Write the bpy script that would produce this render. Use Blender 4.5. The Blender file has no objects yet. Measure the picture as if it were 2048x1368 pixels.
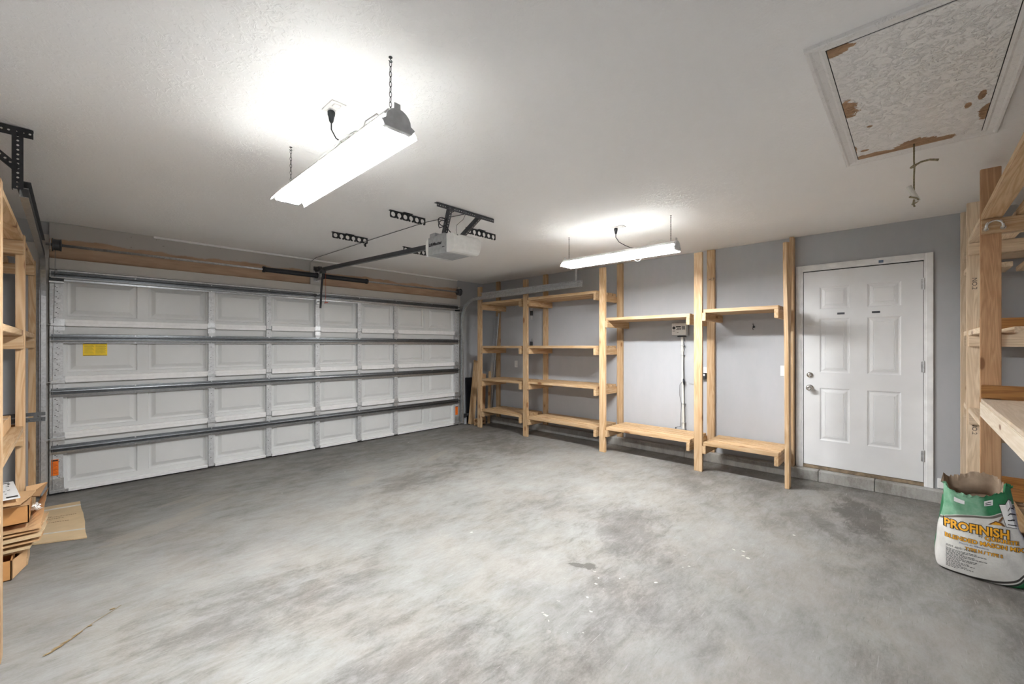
import bpy, bmesh, math, random
from mathutils import Vector, Matrix
random.seed(7)
PI = math.pi
scene = bpy.context.scene
COL = scene.collection

# ------------------------------------------------------------------ camera
CX, CY, CZ = 0.1407, -5.8289, 1.4005
F_PX, YAW = 841.56, 0.7619
cam_data = bpy.data.cameras.new('camera')
cam = bpy.data.objects.new('camera', cam_data)
COL.objects.link(cam)
cam.location = (CX, CY, CZ)
cam.rotation_euler = (PI / 2, 0, YAW - PI / 2)
cam_data.sensor_width = 36.0
cam_data.lens = 36.0 * F_PX / 2048.0
cam_data.shift_y = 7.26 / 2048.0
cam_data.clip_start = 0.02
scene.camera = cam

# ------------------------------------------------------------------ world, exposure
world = bpy.data.worlds.new('world')
scene.world = world
world.use_nodes = True
world.node_tree.nodes['Background'].inputs[0].default_value = (0.6, 0.7, 0.9, 1)
world.node_tree.nodes['Background'].inputs[1].default_value = 0.1
vs = scene.view_settings
vs.view_transform = 'Standard'
vs.look = 'None'
vs.gamma = 1.0
vs.use_curve_mapping = False
vs.exposure = 2.58
scene.cycles.max_bounces = 16
scene.cycles.diffuse_bounces = 12
LAMP = 40.0          # strength of the two lamp diffusers

# ------------------------------------------------------------------ dimensions
L = 4.877            # garage door width
ZC = 2.57            # ceiling
XR = 5.547           # right wall
XL = -0.67           # left wall
YF = 0.10            # front wall, inner face
YB = -6.75           # back wall

# ------------------------------------------------------------------ node helpers
class NT:
    def __init__(self, name):
        self.m = bpy.data.materials.new(name)
        self.m.use_nodes = True
        self.t = self.m.node_tree
        self.b = self.t.nodes['Principled BSDF']
    def n(self, typ, **kw):
        nd = self.t.nodes.new(typ)
        for k, v in kw.items():
            setattr(nd, k, v)
        return nd
    def put(self, sock, v):
        if v is None:
            return
        if hasattr(v, 'is_linked') or isinstance(v, bpy.types.NodeSocket):
            self.t.links.new(v, sock)
        else:
            if isinstance(v, (tuple, list)) and len(v) == 3 and sock.type == 'RGBA':
                v = (*v, 1)
            sock.default_value = v
    def math(self, op, a, b=None, c=None, clamp=False):
        nd = self.n('ShaderNodeMath', operation=op, use_clamp=clamp)
        self.put(nd.inputs[0], a); self.put(nd.inputs[1], b)
        if c is not None: self.put(nd.inputs[2], c)
        return nd.outputs[0]
    def coord(self, which='Object'):
        return self.n('ShaderNodeTexCoord').outputs[which]
    def mapping(self, vec, scale=(1, 1, 1), loc=(0, 0, 0), rot=(0, 0, 0)):
        nd = self.n('ShaderNodeMapping')
        self.put(nd.inputs['Vector'], vec)
        nd.inputs['Scale'].default_value = scale
        nd.inputs['Location'].default_value = loc
        nd.inputs['Rotation'].default_value = rot
        return nd.outputs[0]
    def sep(self, vec):
        nd = self.n('ShaderNodeSeparateXYZ'); self.put(nd.inputs[0], vec)
        return nd.outputs
    def noise(self, vec, scale=5, detail=4, rough=0.5, dist=0.0):
        nd = self.n('ShaderNodeTexNoise')
        self.put(nd.inputs['Vector'], vec)
        nd.inputs['Scale'].default_value = scale
        nd.inputs['Detail'].default_value = detail
        nd.inputs['Roughness'].default_value = rough
        nd.inputs['Distortion'].default_value = dist
        return nd.outputs[0]
    def ramp(self, fac, stops):
        nd = self.n('ShaderNodeValToRGB')
        self.put(nd.inputs[0], fac)
        el = nd.color_ramp.elements
        while len(el) < len(stops): el.new(0.5)
        for e, (p, c) in zip(el, stops):
            e.position = p
            e.color = (*c, 1) if len(c) == 3 else c
        return nd.outputs[0]
    def step(self, v, lo, hi):
        nd = self.n('ShaderNodeMapRange', clamp=True)
        nd.interpolation_type = 'SMOOTHSTEP'
        self.put(nd.inputs['Value'], v)
        nd.inputs['From Min'].default_value = lo
        nd.inputs['From Max'].default_value = hi
        return nd.outputs[0]
    def mix(self, fac, a, b, mode='MIX'):
        nd = self.n('ShaderNodeMix', data_type='RGBA', blend_type=mode)
        self.put(nd.inputs[0], fac); self.put(nd.inputs[6], a); self.put(nd.inputs[7], b)
        return nd.outputs[2]
    def bump(self, h, strength=0.3, dist=0.01):
        nd = self.n('ShaderNodeBump')
        nd.inputs['Strength'].default_value = strength
        nd.inputs['Distance'].default_value = dist
        self.put(nd.inputs['Height'], h)
        self.put(self.b.inputs['Normal'], nd.outputs[0])
    def out(self, col=None, rough=None, metal=None):
        self.put(self.b.inputs['Base Color'], col)
        self.put(self.b.inputs['Roughness'], rough)
        self.put(self.b.inputs['Metallic'], metal)
        return self.m

def srgb(r, g, b):
    f = lambda c: (c / 255 / 12.92) if c / 255 <= 0.04045 else ((c / 255 + 0.055) / 1.055) ** 2.4
    return (f(r), f(g), f(b))

def plain(name, col, rough=0.5, metal=0.0, var=0.06, scale=30):
    q = NT(name)
    nz = q.noise(q.coord(), scale, 3)
    c2 = tuple(max(0, c * (1 - 2 * var)) for c in col)
    c3 = tuple(min(1, c * (1 + 2 * var)) for c in col)
    return q.out(q.ramp(nz, [(0.3, c2), (0.7, c3)]), rough, metal)

# ------------------------------------------------------------------ materials
def mat_ceiling(name, col, peel=False):
    q = NT(name)
    v = q.coord()
    a = q.noise(v, 26, 5, 0.62, 1.2)
    b = q.noise(v, 90, 3, 0.6)
    h = q.math('ADD', q.step(a, 0.48, 0.62), q.math('MULTIPLY', b, 0.35))
    q.bump(h, 0.65 if peel else 0.30, 0.009 if peel else 0.004)
    c = q.ramp(q.noise(v, 1.2, 3), [(0.3, tuple(x * 0.97 for x in col)), (0.7, col)])
    return q, c, v
q, c, v = mat_ceiling('textured_ceiling_paint', (0.90, 0.895, 0.89))
M_CEIL = q.out(c, 0.9)

# hatch panel: heavier texture and peeled paint showing bare plywood
q, c, v = mat_ceiling('peeling_hatch_paint', (0.90, 0.88, 0.86), True)
def hatch_mat(q, c, v):
    X, Y, Z = q.sep(v)
    nz = q.noise(v, 22, 8, 0.72, 0.9)
    n0 = q.math('MULTIPLY', q.math('SUBTRACT', nz, 0.5), 0.32)
    def blob(cx, cy, rx, ry, thr=0.0):
        dx = q.math('DIVIDE', q.math('SUBTRACT', X, cx), rx)
        dy = q.math('DIVIDE', q.math('SUBTRACT', Y, cy), ry)
        d = q.math('SQRT', q.math('ADD', q.math('MULTIPLY', dx, dx), q.math('MULTIPLY', dy, dy)))
        return q.step(q.math('ADD', d, q.math('MULTIPLY', n0, 5.5)), 1.03, 0.97)
    blobs = [blob(2.78, -5.58, 0.10, 0.055), blob(3.40, -5.62, 0.015, 0.02), blob(3.06, -5.66, 0.012, 0.012), blob(3.52, -5.64, 0.045, 0.13), blob(3.50, -5.84, 0.085, 0.09),
             blob(3.51, -5.93, 0.04, 0.07), blob(2.22, -5.60, 0.04, 0.07), blob(3.27, -6.09, 0.09, 0.025),
             blob(3.05, -6.06, 0.05, 0.012), blob(3.35, -5.57, 0.09, 0.016), blob(3.13, -6.02, 0.03, 0.012)]
    m = blobs[0]
    for b in blobs[1:]:
        m = q.math('MAXIMUM', m, b)
    w = q.noise(q.mapping(v, (30, 4, 30)), 2, 3)
    wood = q.ramp(w, [(0.3, srgb(150, 118, 88)), (0.7, srgb(186, 152, 118))])
    return q.mix(m, c, wood)
M_HATCH = q.out(hatch_mat(q, c, v), 0.9)

q = NT('grey_wall_paint')
v = q.coord()
q.bump(q.noise(v, 140, 3, 0.6), 0.12, 0.002)
sc = q.noise(q.mapping(v, (3, 3, 1.2)), 2.2, 5, 0.7)
M_WALL = q.out(q.ramp(sc, [(0.25, (0.40, 0.415, 0.435)), (0.6, (0.425, 0.435, 0.455)), (0.8, (0.44, 0.45, 0.47))]), 0.75)

def concrete(name, base=1.0, floor=False):
    q = NT(name)
    v = q.coord()
    n1 = q.noise(q.mapping(v, (1.0, 1.25, 1), rot=(0, 0, math.radians(25))), 0.95, 9, 0.60, 0.25)
    n2 = q.noise(q.mapping(v, (1.0, 2.1, 1), rot=(0, 0, math.radians(32))), 4.2, 12, 0.76, 0.35)
    n3 = q.noise(q.mapping(v, (6, 22, 6), rot=(0, 0, math.radians(20))), 2.4, 9, 0.80, 0.5)
    n4 = q.noise(v, 85, 5, 0.7)
    n5 = q.noise(q.mapping(v, (1, 1, 1), loc=(7.3, 2.1, 0)), 2.3, 8, 0.7, 0.4)
    s = q.math('ADD', q.math('MULTIPLY', n1, 0.40), q.math('MULTIPLY', n2, 0.42))
    s = q.math('ADD', s, q.math('MULTIPLY', n3, 0.18))
    s = q.math('ADD', s, q.math('MULTIPLY', q.math('SUBTRACT', n4, 0.5), 0.10))
    def dist2(cx, cy, rx, ry, ang=0.0):
        ca, sa = math.cos(ang), math.sin(ang)
        dx = q.math('SUBTRACT', X, cx); dy = q.math('SUBTRACT', Y, cy)
        ex = q.math('DIVIDE', q.math('ADD', q.math('MULTIPLY', dx, ca), q.math('MULTIPLY', dy, sa)), rx)
        ey = q.math('DIVIDE', q.math('SUBTRACT', q.math('MULTIPLY', dy, ca), q.math('MULTIPLY', dx, sa)), ry)
        return q.math('SQRT', q.math('ADD', q.math('MULTIPLY', ex, ex), q.math('MULTIPLY', ey, ey)))
    if floor:
        X, Y, Z = q.sep(v)
        dr = q.step(q.math('ADD', Y, q.math('MULTIPLY', n1, 2.4)), -1.3, 1.6)
        s = q.math('SUBTRACT', s, q.math('MULTIPLY', dr, 0.085))
        dr2 = q.step(q.math('ADD', q.math('SUBTRACT', X, q.math('MULTIPLY', Y, 0.55)), q.math('MULTIPLY', n2, 2.0)), 5.9, 7.8)
        s = q.math('SUBTRACT', s, q.math('MULTIPLY', dr2, 0.045))
        for (cx, cy, rx, ry, an, k, e, nn) in (
                (4.62, -5.52, 0.40, 0.15, 0.2, 0.13, 0.30, 1.2), (4.25, -5.30, 0.30, 0.05, 0.5, 0.06, 0.5, 1.4),
                (2.375, -4.285, 0.022, 0.055, 0.35, 0.13, 0.15, 1.3), (2.41, -4.345, 0.040, 0.036, 0.2, 0.16, 0.2, 1.5),
                (2.05, -4.40, 0.45, 0.32, 0.2, 0.05, 0.7, 1.6), (3.05, -4.25, 0.45, 0.25, 0.3, 0.055, 0.7, 2.0),
                (1.15, -4.35, 0.40, 0.30, 0.6, 0.04, 0.7, 2.2), (0.75, -3.35, 0.45, 0.3, 0.4, 0.04, 0.7, 2.2),
                (4.2, -1.6, 0.8, 0.35, 0.5, 0.05, 0.7, 2.0), (2.6, -2.0, 0.6, 0.25, 0.4, 0.035, 0.7, 2.0)):
            d = q.math('ADD', dist2(cx, cy, rx, ry, an), q.math('MULTIPLY', q.math('SUBTRACT', n2, 0.5), nn * 2))
            s = q.math('SUBTRACT', s, q.math('MULTIPLY', q.step(d, 1 + e, 1 - e), k))
    col = q.ramp(s, [(0.33, (0.17 * base, 0.156 * base, 0.138 * base)),
                     (0.41, (0.28 * base, 0.264 * base, 0.243 * base)),
                     (0.475, (0.395 * base, 0.382 * base, 0.360 * base)),
                     (0.54, (0.48 * base, 0.472 * base, 0.450 * base)),
                     (0.64, (0.60 * base, 0.595 * base, 0.575 * base))])
    warm = q.mix(q.step(n5, 0.40, 0.62), (0.985, 1.0, 1.01), (1.02, 0.995, 0.965))
    col = q.mix(1.0, col, warm, 'MULTIPLY')
    if floor:
        tan = None
        for (cx, cy, rx, ry, an) in ((0.62, -1.60, 0.34, 0.10, 0.45), (0.95, -1.32, 0.26, 0.04, 0.45), (0.80, -1.05, 0.20, 0.035, 0.4),
                                     (2.20, -1.72, 0.17, 0.10, 0.3), (3.35, -1.45, 0.33, 0.05, 0.5)):
            d = q.math('ADD', dist2(cx, cy, rx, ry, an), q.math('MULTIPLY', q.math('SUBTRACT', n2, 0.5), 3.2))
            mk = q.step(d, 1.03, 0.97)
            tan = mk if tan is None else q.math('MAXIMUM', tan, mk)
        col = q.mix(q.math('MULTIPLY', tan, 0.45), col, (0.60 * base, 0.54 * base, 0.46 * base))
        # paint and plaster drips
        wv = q.n('ShaderNodeVectorMath', operation='ADD')
        q.put(wv.inputs[0], v)
        nzc = q.n('ShaderNodeTexNoise'); q.put(nzc.inputs['Vector'], v); nzc.inputs['Scale'].default_value = 30
        scl = q.n('ShaderNodeVectorMath', operation='SCALE'); q.put(scl.inputs[0], nzc.outputs['Color']); scl.inputs['Scale'].default_value = 0.035
        q.put(wv.inputs[1], scl.outputs[0])
        vo = q.n('ShaderNodeTexVoronoi')
        q.put(vo.inputs['Vector'], q.mapping(wv.outputs[0], (1.25, 1, 1), rot=(0, 0, 0.6)))
        vo.inputs['Scale'].default_value = 21
        rnd = q.sep(vo.outputs['Color'])
        dot = q.step(q.math('SUBTRACT', vo.outputs['Distance'], q.math('MULTIPLY', rnd[1], 0.30)), 0.02, 0.0)
        near = None
        for cx, cy, r in ((1.92, -4.55, 0.16), (2.16, -4.46, 0.15), (2.35, -4.50, 0.12), (3.23, -4.98, 0.10), (1.38, -5.02, 0.07), (2.85, -4.72, 0.12), (2.0, -4.15, 0.05)):
            d = q.step(dist2(cx, cy, r, r), 1.2, 0.6)
            near = d if near is None else q.math('MAXIMUM', near, d)
        mk = q.math('MULTIPLY', q.math('MULTIPLY', dot, near), q.step(rnd[0], 0.40, 0.45))
        vo2 = q.n('ShaderNodeTexVoronoi'); q.put(vo2.inputs['Vector'], wv.outputs[0]); vo2.inputs['Scale'].default_value = 3.1
        r2 = q.sep(vo2.outputs['Color'])
        mk2 = q.math('MULTIPLY', q.step(vo2.outputs['Distance'], 0.035, 0.028), q.step(r2[0], 0.72, 0.75))
        col = q.mix(q.math('MULTIPLY', q.math('MAXIMUM', mk, mk2), 0.9), col, (0.56, 0.54, 0.49))
        # short scratches, light and dark
        for (ang, sc_, thr, cc, am) in ((-48, (7, 120, 1), 0.655, (0.66, 0.65, 0.63), 0.5), (22, (9, 130, 1), 0.665, (0.17, 0.155, 0.14), 0.45), (75, (9, 110, 1), 0.675, (0.20, 0.18, 0.16), 0.4)):
            scr = q.noise(q.mapping(v, sc_, rot=(0, 0, math.radians(ang)), loc=(ang * 0.1, 3, 0)), 1.0, 3, 0.55, 0.35)
            col = q.mix(q.math('MULTIPLY', q.step(scr, thr, thr + 0.05), am), col, tuple(c * base for c in cc))
    q.bump(q.math('ADD', s, q.math('MULTIPLY', n4, 0.2)), 0.22, 0.012)
    return q.out(col, 0.6)
M_FLOOR = concrete('worn_concrete_floor', 0.51, True)
M_CURB = concrete('concrete_curb', 0.85)

def wood(name, light, dark, knot=(0.20, 0.085, 0.03), ring=1.0, knots=True):
    q = NT(name)
    v = q.coord()
    oi = q.n('ShaderNodeObjectInfo')
    add = q.n('ShaderNodeVectorMath', operation='ADD')
    q.put(add.inputs[0], v)
    sc = q.n('ShaderNodeVectorMath', operation='SCALE')
    comb = q.n('ShaderNodeCombineXYZ')
    q.put(comb.inputs[0], oi.outputs['Random']); q.put(comb.inputs[1], oi.outputs['Random']); q.put(comb.inputs[2], oi.outputs['Random'])
    q.put(sc.inputs[0], comb.outputs[0]); sc.inputs['Scale'].default_value = 37.0
    q.put(add.inputs[1], sc.outputs[0])
    vv = add.outputs[0]
    g1 = q.noise(q.mapping(vv, (0.9, 13, 13)), 1.0, 3, 0.55, 0.8 * ring)
    rings = q.math('ABSOLUTE', q.math('SUBTRACT', q.math('FRACT', q.math('MULTIPLY', g1, 7.0)), 0.5))
    rings = q.math('MULTIPLY', rings, 2.0)
    g2 = q.noise(q.mapping(vv, (5, 160, 160)), 1.0, 3, 0.6)
    g3 = q.noise(q.mapping(vv, (0.8, 3, 3)), 1.0, 2, 0.5)
    f = q.math('ADD', q.math('MULTIPLY', rings, 0.45), q.math('MULTIPLY', g2, 0.40))
    f = q.math('ADD', f, q.math('MULTIPLY', g3, 0.25))
    mid = tuple((a + b) / 2 for a, b in zip(light, dark))
    col = q.ramp(f, [(0.22, dark), (0.50, mid), (0.72, light)])
    tone = q.math('ADD', q.math('MULTIPLY', oi.outputs['Random'], 0.28), 0.88)
    hv = q.n('ShaderNodeHueSaturation')
    q.put(hv.inputs['Color'], col); q.put(hv.inputs['Value'], tone)
    col = hv.outputs[0]
    if knots:
        vo = q.n('ShaderNodeTexVoronoi')
        q.put(vo.inputs['Vector'], q.mapping(vv, (3.0, 7.5, 7.5)))
        vo.inputs['Scale'].default_value = 1.0
        rnd = q.sep(vo.outputs['Color'])[0]
        sel = q.step(rnd, 0.30, 0.32)
        wv = q.math('ADD', vo.outputs['Distance'], q.math('MULTIPLY', g2, 0.03))
        k = q.math('MULTIPLY', q.step(wv, 0.17, 0.11), sel)
        halo = q.math('MULTIPLY', q.math('MULTIPLY', q.step(wv, 0.36, 0.12), sel), 0.6)
        col = q.mix(halo, col, dark)
        col = q.mix(q.math('MULTIPLY', k, 0.9), col, knot)
    q.bump(g2, 0.12, 0.002)
    return q.out(col, 0.62)
M_PINE = wood('pine_lumber', (0.55, 0.39, 0.235), (0.40, 0.24, 0.105))
M_SPRUCE = wood('pale_spruce_lumber', (0.76, 0.62, 0.46), (0.58, 0.44, 0.29))
M_FIR = wood('reddish_fir_lumber', (0.60, 0.36, 0.195), (0.43, 0.235, 0.11), ring=1.6)
M_BROWN = wood('brown_stained_board', (0.36, 0.17, 0.045), (0.20, 0.085, 0.02))
M_PLY = wood('pale_plywood', (0.66, 0.54, 0.42), (0.55, 0.43, 0.31), knots=False, ring=1.4)
M_WPLY = wood('fresh_cut_edge', (0.70, 0.61, 0.49), (0.60, 0.50, 0.37))

q = NT('door_steel_paint')
v = q.coord()
gr = q.noise(q.mapping(v, (7, 7, 70)), 2.0, 5, 0.65, 0.6)
q.bump(gr, 0.22, 0.002)
M_GD = q.out(q.ramp(q.noise(v, 2.5, 3), [(0.3, (0.66, 0.67, 0.665)), (0.7, (0.70, 0.71, 0.705))]), 0.42)
M_GDW = plain('door_rail_white', (0.86, 0.86, 0.86), 0.4, 0, 0.02)
def galv(name, base, rough, metal=0.85):
    q = NT(name)
    v = q.coord()
    vo = q.n('ShaderNodeTexVoronoi'); q.put(vo.inputs['Vector'], v); vo.inputs['Scale'].default_value = 70
    s = q.sep(vo.outputs['Color'])[0]
    nz = q.noise(v, 12, 4, 0.6)
    f = q.math('ADD', q.math('MULTIPLY', s, 0.4), q.math('MULTIPLY', nz, 0.6))
    return q.out(q.ramp(f, [(0.2, tuple(b * 0.8 for b in base)), (0.8, tuple(min(1, b * 1.12) for b in base))]), rough, metal)
M_GALV = galv('galvanised_steel', (0.62, 0.63, 0.64), 0.38)
M_STRUT = galv('darkened_galvanised', (0.17, 0.18, 0.19), 0.36, 0.9)  # same galvanised metal, darkened for the unlit upper part of the struts
M_STRUTL = galv('lit_lip_shaded_track_steel', (0.45, 0.46, 0.47), 0.32, 0.9)  # tone painted for the lit strut lip and the shaded left track
M_STILE = galv('galvanised_stile', (0.60, 0.61, 0.62), 0.45, 0.35)
M_BLKM = plain('dark_steel', (0.035, 0.038, 0.042), 0.45, 0.4)
M_BLK = plain('black_paint', (0.012, 0.014, 0.02), 0.45)
M_HOLE = plain('dark_hole', (0.02, 0.02, 0.02), 0.9)
M_GREYRAIL = plain('grey_rail_steel', (0.085, 0.09, 0.10), 0.4, 0.5)
M_PLGREY = plain('grey_plastic', (0.36, 0.37, 0.38), 0.45)
M_CAP = plain('pale_grey_plastic', (0.55, 0.56, 0.57), 0.45)
M_PLWHITE = plain('white_plastic', (0.78, 0.78, 0.76), 0.35, 0, 0.02)
M_LENS = plain('frosted_lens_plastic', (0.80, 0.80, 0.78), 0.25, 0, 0.02)
q = NT('translucent_lamp_housing')
tr = q.n('ShaderNodeBsdfTranslucent'); tr.inputs[0].default_value = (0.95, 0.95, 0.94, 1)
df = q.n('ShaderNodeBsdfDiffuse'); df.inputs[0].default_value = (0.88, 0.88, 0.87, 1)
mx = q.n('ShaderNodeMixShader'); mx.inputs[0].default_value = 0.48
q.t.links.new(df.outputs[0], mx.inputs[1]); q.t.links.new(tr.outputs[0], mx.inputs[2])
q.t.links.new(mx.outputs[0], q.t.nodes['Material Output'].inputs[0])
M_HOUSE = q.m
M_PVC = plain('off_white_pvc', (0.70, 0.69, 0.64), 0.4, 0, 0.03)
M_TRIM = plain('painted_white_trim', (0.78, 0.785, 0.785), 0.5, 0, 0.05, 9)
M_DOOR = plain('off_white_door_paint', (0.76, 0.77, 0.78), 0.42, 0, 0.025, 3)
M_SHADOWGAP = plain('shadow_gap_and_rubber', (0.01, 0.01, 0.01), 0.8)  # black rubber, also painting the shadow gap round the hatch panel
M_CHROME = plain('brushed_chrome', (0.72, 0.71, 0.69), 0.22, 1.0)
M_RUBBER = plain('black_rubber', (0.015, 0.015, 0.015), 0.7)
M_BARE = plain('bare_wood_sill', (0.24, 0.18, 0.12), 0.8, 0, 0.2, 18)
M_YELLOW = plain('yellow_label', (0.95, 0.66, 0.01), 0.5, 0, 0.03)
M_YTXT = plain('yellow_label_print', (0.42, 0.30, 0.02), 0.5)
M_ORANGE = plain('orange_label', (0.90, 0.20, 0.01), 0.5, 0, 0.04)
M_OTXT = plain('orange_label_print', (0.45, 0.07, 0.005), 0.5)
M_CARD = plain('brown_cardboard', srgb(196, 158, 116), 0.85, 0, 0.05, 8)
M_CARD2 = plain('pale_cardboard', srgb(206, 182, 145), 0.85, 0, 0.04, 7)
M_CARDD = plain('cardboard_print', srgb(128, 100, 70), 0.9)
M_CARDO = plain('orange_brown_cardboard', srgb(190, 138, 84), 0.85, 0, 0.05, 8)
M_PAPER = plain('white_printed_paper', (0.82, 0.82, 0.82), 0.6, 0, 0.01)
M_INK = plain('black_ink', (0.02, 0.02, 0.02), 0.6)
M_STAMP = plain('stamp_ink', (0.10, 0.08, 0.07), 0.8)
M_TAPE = plain('clear_tape', (0.80, 0.76, 0.68), 0.12)
M_ROPE = plain('olive_rope', (0.30, 0.26, 0.17), 0.9, 0, 0.2, 120)
M_TWIG = plain('dry_grass', (0.22, 0.15, 0.07), 0.9)
M_BLUE = plain('blue_pail_plastic', (0.005, 0.03, 0.30), 0.28, 0, 0.02)
M_RED = plain('red_cord', (0.50, 0.08, 0.04), 0.7)
M_BLUEINK = plain('blue_scuff', (0.16, 0.22, 0.33), 0.6)
M_GREEN = plain('green_bag_paper', (0.02, 0.19, 0.075), 0.5)
M_ORTXT = plain('orange_bag_lettering', (0.85, 0.40, 0.015), 0.5, 0, 0.02)
M_BAGIN = plain('kraft_bag_lining', srgb(158, 138, 118), 0.8, 0, 0.08, 20)
M_COPPER = plain('copper_brown_cap', (0.20, 0.09, 0.03), 0.5)
M_SILVER = plain('silver_aluminium', (0.60, 0.62, 0.64), 0.3, 0.8)

q = NT('lamp_diffuser')
em = q.n('ShaderNodeEmission')
em.inputs[0].default_value = (0.975, 0.985, 0.985, 1)
em.inputs[1].default_value = LAMP
q.t.links.new(em.outputs[0], q.t.nodes['Material Output'].inputs[0])
M_LAMP = q.m

# header: bare tan board with paint slopped over its upper part
q = NT('half_painted_header')
v = q.coord()
X, Y, Z = q.sep(v)
nz = q.noise(q.mapping(v, (1, 1, 1)), 2.2, 6, 0.6)
edge = q.math('ADD', Z, q.math('MULTIPLY', q.math('SUBTRACT', nz, 0.5), 0.16))
pm = q.step(edge, 2.405, 2.425)
dirt = q.step(q.noise(v, 30, 4, 0.7), 0.66, 0.72)
c1 = q.ramp(q.noise(q.mapping(v, (1, 1, 6)), 4, 4), [(0.3, srgb(168, 140, 116)), (0.7, srgb(190, 162, 136))])
c2 = q.mix(q.math('MULTIPLY', dirt, 0.7), (0.50, 0.48, 0.46), (0.16, 0.13, 0.11))
M_HEAD = q.out(q.mix(pm, c1, c2), 0.8)
q = NT('scuffed_white_board')
v = q.coord()
dirt = q.step(q.noise(q.mapping(v, (1, 1, 2)), 7, 6, 0.7), 0.60, 0.74)
M_SCUFF = q.out(q.mix(q.math('MULTIPLY', dirt, 0.55), (0.55, 0.53, 0.50), (0.27, 0.23, 0.19)), 0.7)

# ------------------------------------------------------------------ mesh helpers
def tag(o, label=None, cat=None, group=None, kind=None):
    if label: o['label'] = label
    if cat: o['category'] = cat
    if group: o['group'] = group
    if kind: o['kind'] = kind
    return o

def empty(name, loc, label=None, cat=None, group=None, kind=None, rz=0.0):
    o = bpy.data.objects.new(name, None)
    o.empty_display_size = 0.1
    COL.objects.link(o)
    o.location = loc
    o.rotation_euler = (0, 0, rz)
    return tag(o, label, cat, group, kind)

def wmat(o):
    m = Matrix.LocRotScale(o.location, o.rotation_euler, o.scale)
    return (wmat(o.parent) @ m) if o.parent else m

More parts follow.
